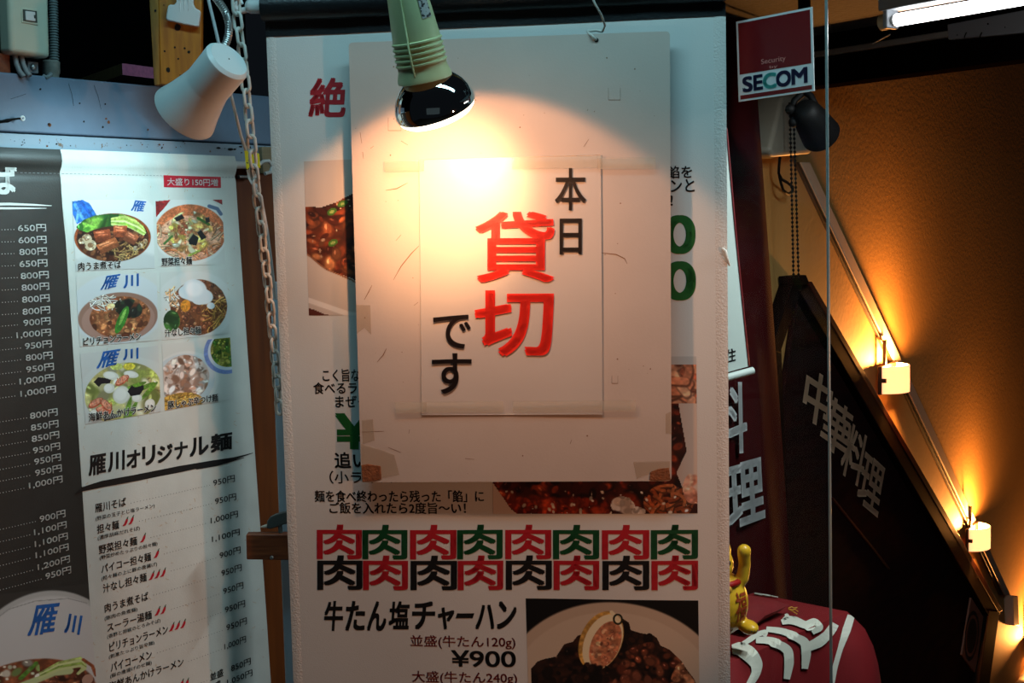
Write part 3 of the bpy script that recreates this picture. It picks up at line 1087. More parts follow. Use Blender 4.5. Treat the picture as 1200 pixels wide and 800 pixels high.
# scuffs and scratches printed into the face
pts = Ink(PB, 0.0003)
for q in [[(452, 223), (465, 221), (478, 214)], [(491, 288), (482, 297), (470, 312), (461, 328)], [(470, 275), (464, 282)], [(490, 354), (485, 358)], [(427, 351), (432, 342), (436, 334)], [(453, 408), (449, 416), (442, 424)], [(519, 340), (521, 345)], [(480, 503), (479, 508)], [(704, 296), (722, 298), (732, 303), (735, 309)], [(668, 520), (670, 515)], [(422, 155), (424, 168)], [(425, 178), (426, 186)], [(434, 174), (438, 171)], [(690, 163), (684, 172)], [(689, 128), (688, 130)], [(545, 537), (556, 538)], [(470, 165), (478, 170)], [(424, 506), (450, 505)], [(455, 524), (470, 530)]]:
    pts.ribbon(q, [0.5] + [1.1] * (len(q) - 2) + [0.4], 0)
for i in range(70):
    x, y = rng.uniform(415, 780), rng.uniform(52, 560)
    r = rng.choice([.35, .45, .6, .9])
    pts.poly([(x + r * math.cos(t), y + r * math.sin(t)) for t in [k * PI / 3 for k in range(6)]], 0)
for (x0, y0, x1, y1) in [(455, 138, 470, 153), (713, 103, 727, 117), (717, 440, 724, 449)]:
    pts.ribbon([(x0, y1), (x0, y0)], .35, 0)
    pts.ribbon([(x0, y1), (x1, y1)], .5, 0)
    pts.ribbon([(x1, y1), (x1, y0)], .3, 0)
mb.add(pts.mb.v, pts.mb.f, 2)
mb.build('board_panel', [M['board'], M['board_edge'], M['scuff']], board, recalc=False)
for q, nm in (([(423.2, 545), (431, 543.5), (446, 546), (447, 561), (440, 563), (424.5, 564.6)], 'worn_corner'), ([(762, 553), (772, 549), (784, 548), (786, 562), (770, 563.4), (761, 562.5)], 'worn_corner')):
    mb = MB().prism(polyP(PB, q, 0.0012), PB.n, 0.0011)
    mb.build(nm, M['cork'], board, bevel=0.0006)
for q in ([(417.5, 357), (434, 357.5), (435, 392), (427, 384), (418, 391)], [(424, 492), (437, 491), (439, 516), (425, 520)], [(423, 520), (447, 527), (462, 533), (468, 556), (447, 560), (424, 544)], [(742, 541), (785, 540), (785, 549), (764, 553), (746, 561)], [(780, 485), (786, 482), (786.5, 508), (780, 508)]):
    mb = MB()
    mb.add(polyP(PB, q, 0.0006), [tuple(range(len(q)))])
    mb.build('tape_remnant', M['old_tape'], board, recalc=False)
# string holes
for x, y in ((699, 47),):
    mb = MB()
    mb.add([PB.at(x + 2.6 * math.cos(t), y + 2.6 * math.sin(t), 0.0005) for t in [k * PI / 6 for k in range(12)]], [tuple(range(12))])
    mb.build('string_hole', M['hole'], board, recalc=False)
st = empty('hanging_string', PB.at(699, 47, 0.001), 'white string tied through the hole near the top of the white panel', 'string')
mb = MB().tube([PB.at(699, 47.5, -.004), PB.at(698, 46, 0.0025), PB.at(694, 42, 0.004), PB.at(689.5, 38.5, -0.001), PB.at(688, 36.6, -.009), PB.at(698, 35.6, -.016), PB.at(706, 37, -.013)], 0.0016, 8)
mb.build('knot_loop', M['string'], st, smooth=60)
mb = MB().tube([PB.at(706, 37, -.013), PB.at(709, 30, -.004), PB.at(705, 18, .010), PB.at(697, 4, .022), PB.at(690, -12, .024), PB.at(684, -30, .02)], 0.0014, 8)
mb.build('cord', M['string'], st, smooth=60)

quadN = [(491.5, 187), (704, 181.3), (705.8, 485), (494.8, 485.8)]
qn = [PB.hit(*p) for p in quadN]
notice = empty('notice_sheet', PB.P(bil(qn, .5, 1), 0.001), 'white paper notice in a clear sleeve taped to the hung panel, red and black writing', 'notice')


def dn(a, b):
    return 0.0008 + 0.0007 * math.sin(a * 5 + b * 3) * math.sin(b * 7) * (b * .8 + .2) + 0.0012 * (a ** 8) * (0.4 + .6 * math.sin(b * PI)) + 0.0005


mb = MB()
mb.grid(lambda a, b: PB.P(bil(qn, a, b), dn(a, b)), 30, 40)
mb.build('paper_sheet', M['paper'], notice, smooth=80, recalc=False)
mb = MB()
mb.tube([PB.P(bil(qn, a, b), dn(a, b) + .0001) for a, b in [(0, 0), (.25, 0), (.5, 0), (.75, 0), (1, 0), (1, .25), (1, .5), (1, .75), (1, 1), (.75, 1), (.5, 1), (.25, 1), (0, 1), (0, .75), (0, .5), (0, .25)]], 0.0005, 6, closed=True)
mb.build('sleeve_edge', M['paper'], notice, smooth=60)


mb = MB()
mb.grid(lambda a, b: PB.P(bil(qn, a, b), .0042 + .3 * (dn(a, b) - .0013)), 30, 40)
mb.build('clear_sleeve', M['sleeve_clear'], notice, smooth=80, recalc=False)


ink = Ink(PB, 0.0033)
ink.box('本', 650.5, 197, 687, 246.5, 0, 0.014)
ink.build('black_lettering', [M['ink_brown']], notice)
ink = Ink(PB, 0.0033)
ink.box('日', 656, 256, 682, 298, 0, 0.02)
ink.build('black_lettering', [M['ink_brown']], notice)
ink = Ink(PB, 0.0033)
ink.box('で', 508, 368.5, 552, 408, 0, 0.014, 10)
ink.build('black_lettering', [M['ink_brown']], notice)
ink = Ink(PB, 0.0033)
ink.box('す', 506.5, 413.5, 553, 461, 0, 0.014, 10)
ink.build('black_lettering', [M['ink_brown']], notice)
ink = Ink(PB, 0.0033)
ink.box('貸', 557, 248, 650, 330.5, 0, 0.022, 10)
ink.build('red_lettering', [M['ink_orange']], notice)
ink = Ink(PB, 0.0033)
ink.box('切', 556.5, 340, 649, 417, 0, 0.032, 10)
ink.build('red_lettering', [M['ink_orange']], notice)
for q in ([(450, 189), (497, 188), (497, 200), (450.5, 201)], [(600, 184), (706, 182), (706, 196.5), (600, 198)], [(700, 185.3), (768, 184.5), (768, 197.5), (700, 198)], [(462.5, 471.5), (500, 470.8), (500, 483), (464, 484)], [(494, 470.8), (590, 470.2), (590, 482.5), (494, 483)], [(601, 470.2), (745, 469), (745, 481.5), (601, 482.5)]):
    mb = MB()
    mb.add(polyP(PB, q, 0.0052), [(0, 1, 2, 3)])
    o = mb.build('clear_tape', M['tape'], notice, recalc=False)

# ================================================================== CLIP LAMP WITH MIRROR BULB
YB = 1.51
fc = at(511, 128, YB)          # centre of the bulb's rim
sax = Vector((0.17, 0.24, -0.955)).normalized()
bax = Vector((0.27, 0.40, -0.87)).normalized()
k = mpp(YB)
lamp = empty('reflector_lamp', fc, 'pale green lamp holder with lit silver reflector bulb in front of the white panel', 'lamp')
nk = fc - bax * 0.040           # where the bulb enters the holder
# holder
H = nk + sax * 0.004
pr = [(-0.150, .006), (-0.120, .0185), (-0.110, .0200), (-0.104, .0215), (-0.085, .0225), (-0.046, .0262)]
for i in range(5):
    d = -0.044 + i * 0.0058
    pr += [(d, .0262 + i * .0002), (d + .0008, .0278 + i * .0002), (d + .0026, .0278 + i * .0002), (d + .0034, .0262 + i * .0002)]
pr += [(-0.013, .0272), (-0.004, .0300), (0.0, .0302), (0.001, .028)]
mb = MB().lathe(H, sax, pr, 48)
mb.build('lamp_holder', M['socket_green'], lamp, smooth=35)
# seam ridge
tocam = (CAM - H)
tc_ = (tocam - sax * tocam.dot(sax)).normalized()
sd = sax.cross(tc_)
if sd.x > 0:
    sd = -sd
dirn = (tc_ * .93 + sd * .36).normalized()
mb = MB().tube([H + sax * d + dirn * (r + .0004) for d, r in [(-.118, .019), (-.105, .0212), (-.085, .0226), (-.046, .0264), (-.044, .028), (-.018, .0288), (-.008, .028)]], .0011, 8)
mb.build('seam_ridge', M['socket_green'], lamp, smooth=60)
mb = MB()
for i in range(7):
    pass
vs = []
for i in range(6):
    for j in range(5):
        th = -0.45 - 0.55 * i / 5
        dd = (tc_ * math.cos(th) + sd * math.sin(th))
        d = -.098 + .032 * j / 4
        r = .0217 + (.0246 - .0217) * j / 4 + .0004
        vs.append(H + sax * d + dd * r)
mb.add(vs, [(i * 5 + j, i * 5 + j + 1, (i + 1) * 5 + j + 1, (i + 1) * 5 + j) for i in range(5) for j in range(4)])
mb.build('rating_label', M['label_grey'], lamp, smooth=60, recalc=False)
# cord going up out of the frame
top = H - sax * 0.148
mb = MB().tube([top + sax * .01, top - sax * .05, top - sax * .12 + Vector((0, -.02, 0)), top + Vector((-.04, -.05, .30)), top + Vector((-.05, -.06, .45))], .004, 10)
mb.build('cord', M['ink_black'], lamp, smooth=60)
# bulb
bulb = MB().lathe(fc, bax, [(-.050, .0150), (-.044, .0165), (-.041, .0185)], 40, cap1=False).build('bulb_neck', M['copper'], lamp, smooth=60)
mb = MB().lathe(fc, bax, [(-.041, .0185), (-.037, .0245), (-.032, .0315), (-.025, .0380), (-.017, .0425), (-.009, .0450), (-.003, .0457), (0.0, .0450)], 56, cap0=False, cap1=False)
mb.build('silvered_reflector', M['chrome'], lamp, smooth=80)
mb = MB().lathe(fc, bax, [(0.0, .0448), (.004, .0430), (.008, .0385), (.011, .030), (.013, .018), (.0137, .004)], 48, cap0=False)
mb.build('bulb_face', M['bulb_face'], lamp, smooth=80)
BL = fc + bax * 0.018
light('bulb_light', 'SPOT', BL, (0.11, 0.785, -0.61), 3.3, (1.0, 0.42, 0.18), spot_size=math.radians(107), spot_blend=0.14, shadow_soft_size=0.010)
light('bulb_beam_light', 'SPOT', BL, PB.at(518, 225) - BL, 11.0, (1.0, 0.50, 0.23), spot_size=math.radians(70), spot_blend=1.0, shadow_soft_size=0.012)

# ================================================================== MENU BANNER
quadM = [(-75, 169.3), (275, 183), (326, 890), (-15, 1075)]
uvt = PL.hit(275, 183)[1]
uR0, uR1 = PL.hit(274.5, 183)[0], PL.hit(317, 800)[0]
vB = PL.hit(317, 860)[1]
uD0, uD1 = PL.hit(70, 176)[0], PL.hit(113, 800)[0]
vD1 = PL.hit(113, 800)[1]


def uright(v):
    t = (v - uvt) / (PL.hit(317, 800)[1] - uvt)
    return uR0 + (uR1 - uR0) * t


def udiv(v):
    t = (v - uvt) / (vD1 - uvt)
    w = -0.0018 * math.sin(min(1, t * 6) * PI) if t < .17 else 0
    return uD0 + (uD1 - uD0) * t + 0.004 * (t * t - t) + w


uL = PL.hit(-150, 172)[0]
menu = empty('menu_banner', PL.P(((uR0 + uD0) / 2, vB)), 'ramen menu banner with black price half and white half of six dish photos, at left', 'banner')


def pocket(v):
    d = (uvt - v)
    return 0.0045 * math.exp(-((d - 0.013) / 0.011) ** 2) - (0.0022 * math.exp(-((d - 0.0285) / 0.003) ** 2))


mb = MB()
mb.grid(lambda a, b: (lambda v: PL.P((uL + (udiv(v) - uL) * a, v), pocket(v)))(uvt + (vB - uvt) * b), 24, 120)
mb.build('black_panel', M['menu_black'], menu, smooth=80, recalc=False)
mb = MB()
mb.grid(lambda a, b: (lambda v: PL.P((udiv(v) + (uright(v) - udiv(v)) * a, v), pocket(v) + .0005))(uvt + (vB - uvt) * b), 24, 120)
mb.grid(lambda a, b: (lambda v: PL.P((uL + (uright(v) - uL) * a, v), -.0022))(uvt - .03 + (vB - uvt + .03) * b), 2, 12)
fk = Ink(PL, 0.0008)
rng = random.Random(9)
for i in range(190):
    t = rng.random()
    y = 195 + t * 600
    x = rng.uniform(76 + (y - 180) * .05, 272 + (y - 190) * .068)
    a = rng.uniform(0, 2 * PI)
    L = rng.uniform(1.5, 5)
    q = []
    for j in range(5):
        q.append((x, y))
        x += math.cos(a) * L / 4
        y += math.sin(a) * L / 4
        a += rng.uniform(-.7, .7)
    fk.ribbon(q, .38, 1)
mb.add(fk.mb.v, fk.mb.f, 1)
mb.build('white_panel', [M['menu_white'], M['fibre']], menu, smooth=80, recalc=False)

HM = 0.0010
# black half
ink = Ink(PL, HM)
ink.box('ば', -14, 192, 19, 228, 0, 0.045, 8)
ink.ribbon([(-20, 239.5), (10, 239), (40, 240), (60, 241)], [3.4, 3.2, 2.2, .6], 0)
ink.ribbon([(-20, 244), (10, 244), (35, 244), (54, 244)], [2.6, 2.6, 1.8, .5], 0)
ink.build('heading_lettering', [M['ink_white']], menu)
ink = Ink(PL, HM)
rows = [('650円', 20, 53.5, 267), ('600円', 20.5, 54, 281), ('800円', 21.5, 54.5, 294.7), ('650円', 21.5, 55, 308.6), ('800円', 23, 56.5, 322.5), ('800円', 24, 57, 336), ('800円', 24.5, 57.5, 350), ('800円', 25, 58, 364), ('900円', 26, 58.5, 377), ('1,000円', 17.5, 59, 391), ('950円', 27.5, 60, 404), ('800円', 28.5, 61, 417.5), ('950円', 29, 62.5, 431), ('1,000円', 21, 63.5, 444.5), ('1,000円', 22, 65, 458.5),
        ('800円', 33.5, 67, 484.7), ('850円', 34.5, 68, 498.5), ('850円', 35.5, 69, 511.5), ('950円', 37, 70, 525), ('950円', 38.5, 71, 538), ('950円', 39.5, 72, 551), ('1,000円', 32, 73, 565),
        ('900円', 45, 76.5, 604.5), ('1,100円', 38, 78, 619), ('1,100円', 39, 79.5, 632.5), ('1,100円', 40, 80.5, 645.5), ('1,200円', 42.5, 82, 659.5), ('950円', 52, 83.5, 671)]
for t, x0, x1, y in rows:
    ink.row(t, x0, x1, y, 8.6, 0, 0.012)
    xm = (x0 + x1) / 2
    ink.dots(-60, x0 - 2, xm, y + 1.5, 0.0042, 0.00055)
ink.build('price_lettering', [M['ink_white']], menu)
# stitch line under the pole pocket
ink = Ink(PL, HM - .0002)
vst = PL.hit(68, 203)[1]
for i in range(90):
    u = uL + (uR0 - uL) * i / 90
    du = (uR0 - uL) / 90 * .6
    hh = 0.0005
    ink.mb.add([PL.P((u, vst - hh), HM - .0008), PL.P((u + du, vst - hh), HM - .0008), PL.P((u + du, vst), HM - .0008), PL.P((u, vst), HM - .0008)], [(0, 1, 2, 3)])
ink.build('stitching', [M['cable_grey']], menu)

# bowl photo on the black half
p = Print(120, 110, (50, 50, 47), 21)
p.ell(.68, .82, .56, .80, (186, 184, 180), 0, .02)
p.ell(.68, .87, .545, .80, (206, 203, 200), 0, .03)
p.stroke([(.30, .26), (.45, .14), (.62, .10), (.85, .12), (.98, .19)], .004, (160, 158, 154))
fm = p.em(.50, 1.05, .50, .44, 0)
p.put(fm, (120, 66, 40))
p.grain(fm, .4, 24)
p.bits(fm * (p.y > .80), 160, .016, [(150, 84, 56), (120, 62, 40), (176, 108, 74), (84, 42, 26)], 2.0, .5, .4)
p.stroke([(.35, .86), (.55, .82), (.72, .78), (.82, .80)], .03, (196, 208, 150))
for k_ in range(4):
    p.stroke([(.62, .76 + .012 * k_), (.75, .70 + .02 * k_), (.90, .70 + .025 * k_), (.93, .78 + .01 * k_), (.88, .84)], .012, [(180, 200, 110), (216, 226, 160), (150, 178, 80), (206, 214, 150)][k_])
p.stroke([(.50, .76), (.60, .66)], .018, (90, 140, 50))
p.bits(fm * (p.y < .78) * (p.x < .62), 22, .018, [(216, 220, 190), (160, 190, 110), (230, 220, 200)], 1.4, .7, .3)
p.stroke([(.92, .72), (.98, .80), (1.0, .9)], .012, (150, 80, 46))
p.ell(.94, .92, .04, .05, (190, 150, 130))
o = p.build('bowl_photo', PL, [(-80, 705), (103.5, 683), (114, 803), (-74, 850)], menu, 0.0012)
ink = Ink(PL, 0.0016)
ink.tri('雁', (30, 745), (62, 741), (38, 709), 0, 0.03)
ink.tri('川', (74, 741), (93, 744), (78, 718), 0, 0.05)
o = ink.build('bowl_lettering', [M['ink_blue']], o)

# white half: extra charge label
lab = MB()
lab.grid(lambda a, b: PL.P(bil([PL.hit(*p_) for p_ in [(190.8, 205.3), (259, 207.2), (259.3, 220), (191.3, 219.3)]], a, b), HM), 8, 2)
lab = lab.build('extra_charge_label', M['label_red'], menu, recalc=False)
ink = Ink(PL, HM + .0004)
ink.row('大盛り150円増', 195, 255.5, 213.3, 8.6, 0, 0.015)
ink.build('lettering', [M['ink_white']], lab)

caps = []


def dish(p, quad, cap, x0, x1, yc, hp=9.5, extra=None):
    o = p.build('dish_photo', PL, quad, menu, 0.0010)
    ink = Ink(PL, 0.0018)
    ink.row(cap, x0, x1, yc, hp, 0, 0.03, 3, halo=1, hb=0.06)
    ink.build('caption', [M['ink_black'], M['ink_white']], o)
    if extra:
        ink = Ink(PL, 0.0015)
        for ch, bl, br, tl in extra:
            ink.tri(ch, bl, br, tl, 0, 0.035)
        ink.build('bowl_lettering', [M['ink_blue']], o)
    return o


# 1 braised pork noodles
p = Print(120, 104, (206, 206, 200), 31)
p.ell(.5, .45, .62, .60, (216, 216, 212), 0, .05)
p.ell(.55, .98, .6, .25, (196, 198, 196), 0, .2)
p.poly([(0, .02), (.12, 0), (.2, .05), (.28, .22), (.14, .28), (.04, .34), (0, .2)], (40, 110, 196))
p.stroke([(.03, .06), (.12, .28)], .02, (90, 150, 220))
p.stroke([(.10, .03), (.24, .26)], .018, (24, 84, 176))
p.stroke([(.06, .16), (.04, .30)], .015, (110, 170, 226))
fm = p.em(.48, .54, .475, .345, 0)
p.put(fm, (74, 36, 22))
p.put(p.em(.48, .54, .475, .345) - p.em(.48, .555, .45, .33), (150, 70, 30))
fm = p.em(.48, .56, .445, .32)
p.bits(fm * (p.y > .45), 160, .022, [(96, 50, 30), (60, 28, 18), (130, 80, 50), (44, 20, 14)], 1.6, .5, .3)
p.noodles(fm * (p.y > .6) * (p.x > .4), 40, .007, [(196, 160, 100), (170, 128, 76)], .12)
for (x, y, r) in [(.15, .55, .06), (.19, .64, .07), (.09, .58, .04), (.82, .66, .03), (.88, .6, .03), (.75, .70, .03)]:
    p.ell(x, y, r, r * 1.1, (206, 184, 150))
    p.ell(x, y, r * .5, r * .5, (140, 100, 70))
    p.bits(p.em(x, y, r, r), 8, .012, [(226, 206, 176), (160, 120, 84)], 1.4, .7)
gm = p.pm([(.03, .38), (.12, .28), (.26, .22), (.44, .20), (.60, .21), (.74, .27), (.86, .38), (.90, .48), (.86, .52), (.70, .42), (.62, .38), (.40, .38), (.24, .42), (.16, .46), (.06, .42)])
p.put(gm, (110, 158, 56))
p.bits(gm * (p.x < .55), 40, .05, [(40, 98, 34), (70, 130, 44), (30, 76, 30), (130, 180, 70)], 2.4, .6, .3)
for k_ in range(5):
    p.stroke([(.46, .27 + .02 * k_), (.62, .24 + .035 * k_), (.78, .32 + .035 * k_), (.88, .44 + .02 * k_)], .014, [(206, 216, 120), (176, 200, 84), (226, 232, 160), (150, 186, 70), (200, 212, 130)][k_], gm)


def chunk(x, y, w, h, a, c):
    ca_, sa_ = math.cos(a), math.sin(a)
    P_ = lambda i, j: (x + i * w * ca_ - j * h * sa_, y + i * w * sa_ + j * h * ca_)
    p.poly([P_(-1, -1), P_(1, -1), P_(1, 1.5), P_(-1, 1.5)], tuple(v * .5 for v in c))
    p.poly([P_(-1, -1), P_(1, -1), P_(1, .35), P_(-1, .35)], c)
    p.poly([P_(-1, .35), P_(1, .35), P_(.95, 1.35), P_(-.95, 1.35)], tuple(v * .72 for v in c))
    p.stroke([P_(-.7, -.7), P_(.2, -.5)], .010, tuple(min(255, v * 1.25 + 40) for v in c))
    p.stroke([P_(-.5, -.1), P_(.6, 0)], .008, tuple(min(255, v * 1.2 + 30) for v in c))


chunk(.34, .50, .10, .07, -.15, (170, 78, 44))
chunk(.56, .44, .085, .07, .05, (178, 84, 48))
chunk(.70, .54, .085, .06, .5, (166, 88, 56))
chunk(.40, .64, .13, .06, -.45, (176, 96, 56))
dish(p, [(84, 234.3), (178, 233.8), (180, 314.3), (88, 317.5)], '肉うま煮そば', 90.5, 140, 311, 9.5, [('雁', (151, 247), (166, 248.5), (155, 234.5))])

# 2 vegetable tantan
p = Print(104, 104, (206, 206, 200), 32)
p.ell(.5, .45, .58, .54, (218, 218, 214), 0, .04)
p.poly([(0, .02), (.22, .0), (.16, .08), (.05, .2), (0, .26)], (150, 40, 40))
p.poly([(.85, 0), (1, 0), (1, .08)], (150, 40, 40))
p.stroke([(.80, .1), (.92, .14), (.97, .22)], .03, (90, 110, 140))
fm = p.em(.5, .50, .53, .43)
p.put(fm, (206, 112, 70))
p.put(p.em(.48, .58, .48, .34), (222, 160, 128))
p.noodles(fm * (p.y > .35), 80, .010, [(226, 150, 100), (206, 116, 72), (236, 190, 150)], .22)
p.bits(fm * p.em(.5, .5, .34, .33), 90, .03, [(226, 196, 96), (236, 216, 150), (200, 130, 80), (216, 160, 90), (230, 226, 190)], 2.2, .65, .3)
p.bits(fm * p.em(.42, .44, .12, .10), 20, .022, [(170, 90, 60), (190, 110, 76)], 1.2, .6)
p.stroke([(.62, .28), (.78, .38)], .022, (60, 100, 40))
p.stroke([(.10, .66), (.22, .55)], .018, (70, 110, 50))
p.stroke([(.46, .85), (.62, .78)], .016, (150, 170, 70))
for q_ in ([(.26, .28), (.38, .22), (.42, .28), (.30, .33)], [(.46, .62), (.54, .52), (.62, .58), (.58, .70), (.47, .68)], [(.60, .50), (.66, .46), (.74, .58), (.66, .62)], [(.73, .28), (.79, .27), (.8, .34), (.74, .36)]):
    p.poly(q_, (28, 30, 30))
    p.stroke([q_[0], q_[1]], .006, (90, 90, 88))
dish(p, [(181, 234.2), (260.7, 233.8), (264.4, 309.5), (184.7, 312)], '野菜担々麺', 188, 225, 306, 9.5)

# 3 piri-chon ramen
p = Print(120, 104, (206, 206, 200), 33)
p.ell(.5, .5, .6, .52, (206, 210, 212), 0, .06)
fm = p.em(.5, .62, .50, .36)
p.put(fm, (150, 112, 96))
p.put(fm * p.em(.5, .66, .46, .32), (170, 130, 116))
food = fm * p.em(.52, .62, .38, .30)
p.put(food, (150, 90, 56))
p.bits(food, 130, .028, [(186, 116, 72), (160, 90, 54), (120, 62, 38), (206, 140, 90)], 1.5, .55, .4)
p.noodles(p.em(.34, .40, .2, .12), 30, .006, [(240, 236, 226), (226, 220, 206)], .2)
p.bits(food * p.em(.62, .50, .18, .14, .3), 26, .035, [(34, 40, 34), (40, 56, 40)], 1.5, .6, .2)
p.ell(.53, .66, .055, .21, (60, 130, 44), .45)
p.ell(.54, .62, .02, .13, (140, 196, 90), .45)
p.ell(.40, .45, .05, .04, (236, 206, 150))
dish(p, [(88, 324), (182.7, 319), (184.6, 398.5), (93, 406)], 'ピリチョンラーメン', 96.5, 164, 397, 9, [('雁', (116, 340), (134, 337), (122, 323.5)), ('川', (143, 338), (161, 335), (143, 323))])

# 4 soupless tantan
p = Print(104, 100, (206, 206, 200), 34)
p.ell(.5, .55, .6, .54, (212, 212, 208), 0, .05)
fm = p.em(.56, .56, .42, .42)
p.put(fm, (120, 70, 40))
p.bits(fm, 240, .022, [(150, 88, 56), (120, 66, 40), (170, 108, 72), (90, 48, 30)], 1.2, .5, .4)
p.noodles(fm * (p.x > .6) * (p.y > .4), 30, .008, [(206, 156, 84), (180, 130, 66)], .2)
p.noodles(p.em(.16, .42, .12, .22), 24, .01, [(236, 226, 216), (226, 170, 120)], .2)
for (x, y, rx, ry) in [(.50, .30, .19, .17), (.62, .40, .16, .12), (.38, .32, .12, .1), (.74, .55, .06, .05), (.56, .46, .1, .06)]:
    p.ell(x, y, rx, ry, (216, 222, 226), .2, .12)
p.ell(.50, .28, .13, .11, (234, 236, 238), .2, .4)
p.ell(.36, .52, .075, .09, (224, 140, 44), .2)
p.bits(p.em(.15, .73, .12, .16), 22, .04, [(40, 84, 36), (60, 110, 44), (26, 60, 28)], 2.2, .6, .3)
dish(p, [(186.5, 319), (266, 315), (269.5, 390.5), (189, 398.5)], '汁なし担々麺', 192, 236, 388.5, 9)

# 5 seafood ankake ramen
p = Print(120, 104, (202, 202, 198), 35)
p.ell(.55, .6, .62, .48, (206, 208, 204), 0, .05)
fm = p.em(.52, .64, .50, .44)
p.put(fm, (190, 176, 110))
p.noodles(fm * (p.x > .7), 30, .009, [(206, 176, 120), (186, 150, 90)], .16)
p.bits(fm, 70, .06, [(206, 200, 130), (220, 216, 180), (170, 180, 90), (196, 190, 140)], 1.7, .75, .3)
for (x, y, a_) in [(.66, .56, -.2), (.78, .60, -.3), (.85, .66, -.7), (.60, .93, -1.0), (.55, .88, -1.2)]:
    p.ell(x, y, .16, .035, (110, 150, 50), a_)
for (x, y, w_, h_) in [(.36, .36, .1, .06), (.62, .38, .10, .05), (.48, .66, .11, .13), (.68, .74, .07, .06), (.33, .54, .07, .07), (.85, .86, .07, .08), (.12, .88, .06, .07)]:
    p.ell(x, y, w_, h_, (226, 224, 214), .3, .15)
    p.ell(x - .01, y - .01, w_ * .7, h_ * .7, (240, 238, 230), .3, .3)
p.ell(.60, .26, .08, .05, (226, 206, 70), .1)
p.ell(.44, .24, .08, .05, (196, 206, 110), .1)
for (x, y, a_) in [(.50, .45, -.5), (.15, .72, -.4), (.24, .85, .4), (.28, .78, .9)]:
    p.ell(x, y, .10, .055, (196, 90, 60), a_)
    p.ell(x, y - .01, .085, .04, (236, 160, 130), a_)
    for t_ in (-.5, 0, .5):
        p.stroke([(x + t_ * .12, y - .04), (x + t_ * .12 + .01, y + .03)], .005, (206, 96, 66))
for q_ in ([(.14, .42), (.20, .36), (.28, .38), (.36, .42), (.34, .47), (.24, .46), (.20, .5)], [(.56, .62), (.62, .54), (.66, .58), (.78, .56), (.78, .62), (.72, .70), (.60, .70)], [(.24, .95), (.40, .92), (.42, .98), (.24, 1)]):
    p.poly(q_, (24, 24, 28))
dish(p, [(93.4, 414.5), (184.5, 404.7), (188, 482), (100, 497)], '海鮮あんかけラーメン', 103, 182, 483, 10, [('雁', (112, 432), (135, 428), (118, 412)), ('川', (143, 422), (161, 420), (143, 409))])

# 6 pork shabu tsukemen
p = Print(104, 100, (206, 206, 200), 36)
p.ell(.30, .60, .50, .46, (214, 214, 210), 0, .03)
p.ell(.28, .60, .46, .42, (196, 204, 208), 0, .03)
fm = p.em(.30, .56, .36, .36)
p.put(fm, (206, 184, 172))
p.bits(fm, 190, .028, [(226, 206, 196), (190, 150, 130), (216, 190, 176), (160, 116, 92), (234, 222, 216)], 1.8, .7, .3)
nm = p.em(.20, .95, .35, .18)
p.put(nm, (206, 166, 80))
p.noodles(nm, 40, .01, [(226, 190, 100), (190, 144, 60)], .2)
p.ell(.95, .22, .35, .36, (120, 140, 196), .2, .03)
p.ell(.96, .21, .30, .31, (206, 214, 226), .2, .03)
sm = p.em(.97, .19, .27, .28, .2)
p.put(sm, (130, 130, 40))
p.bits(sm, 130, .02, [(80, 120, 40), (150, 156, 60), (110, 120, 36), (60, 96, 34), (196, 186, 90)], 1.4, .6, .3)
dish(p, [(189, 403.3), (270.2, 395.3), (274.3, 467.5), (192.7, 480.7)], '豚しゃぶ辛つけ麺', 195.5, 256, 470, 9.5)

# heading with brush underline
ink = Ink(PL, HM)
hx = [104, 126.5, 148, 166, 183.5, 204, 222, 247, 274.5]
for i, ch in enumerate('雁川オリジナル麺'):
    x0, x1 = hx[i], hx[i + 1] - 2
    y0 = 534 - (x0 - 104) * .172
    y1 = 558 - (x0 - 104) * .19
    sl = .19
    ink.tri(ch, (x0, y1), (x1, y1 - (x1 - x0) * sl), (x0, y0 + (2 if i in (2, 4, 5) else 0)), 0, 0.045, 6)
ink.build('original_noodles_lettering', [M['ink_black']], menu)
ink = Ink(PL, HM)
ink.ribbon([(88, 579), (97, 573), (120, 567), (160, 559.5), (210, 549.5), (250, 542), (275, 537), (296, 530.5)], [1, 5, 7.5, 7.5, 7.5, 5.5, 3, .6], 0)
ink.ribbon([(230, 549), (255, 544.5), (286, 536)], [2, 2.5, .6], 0)
ink.build('brush_underline', [M['ink_black']], menu)

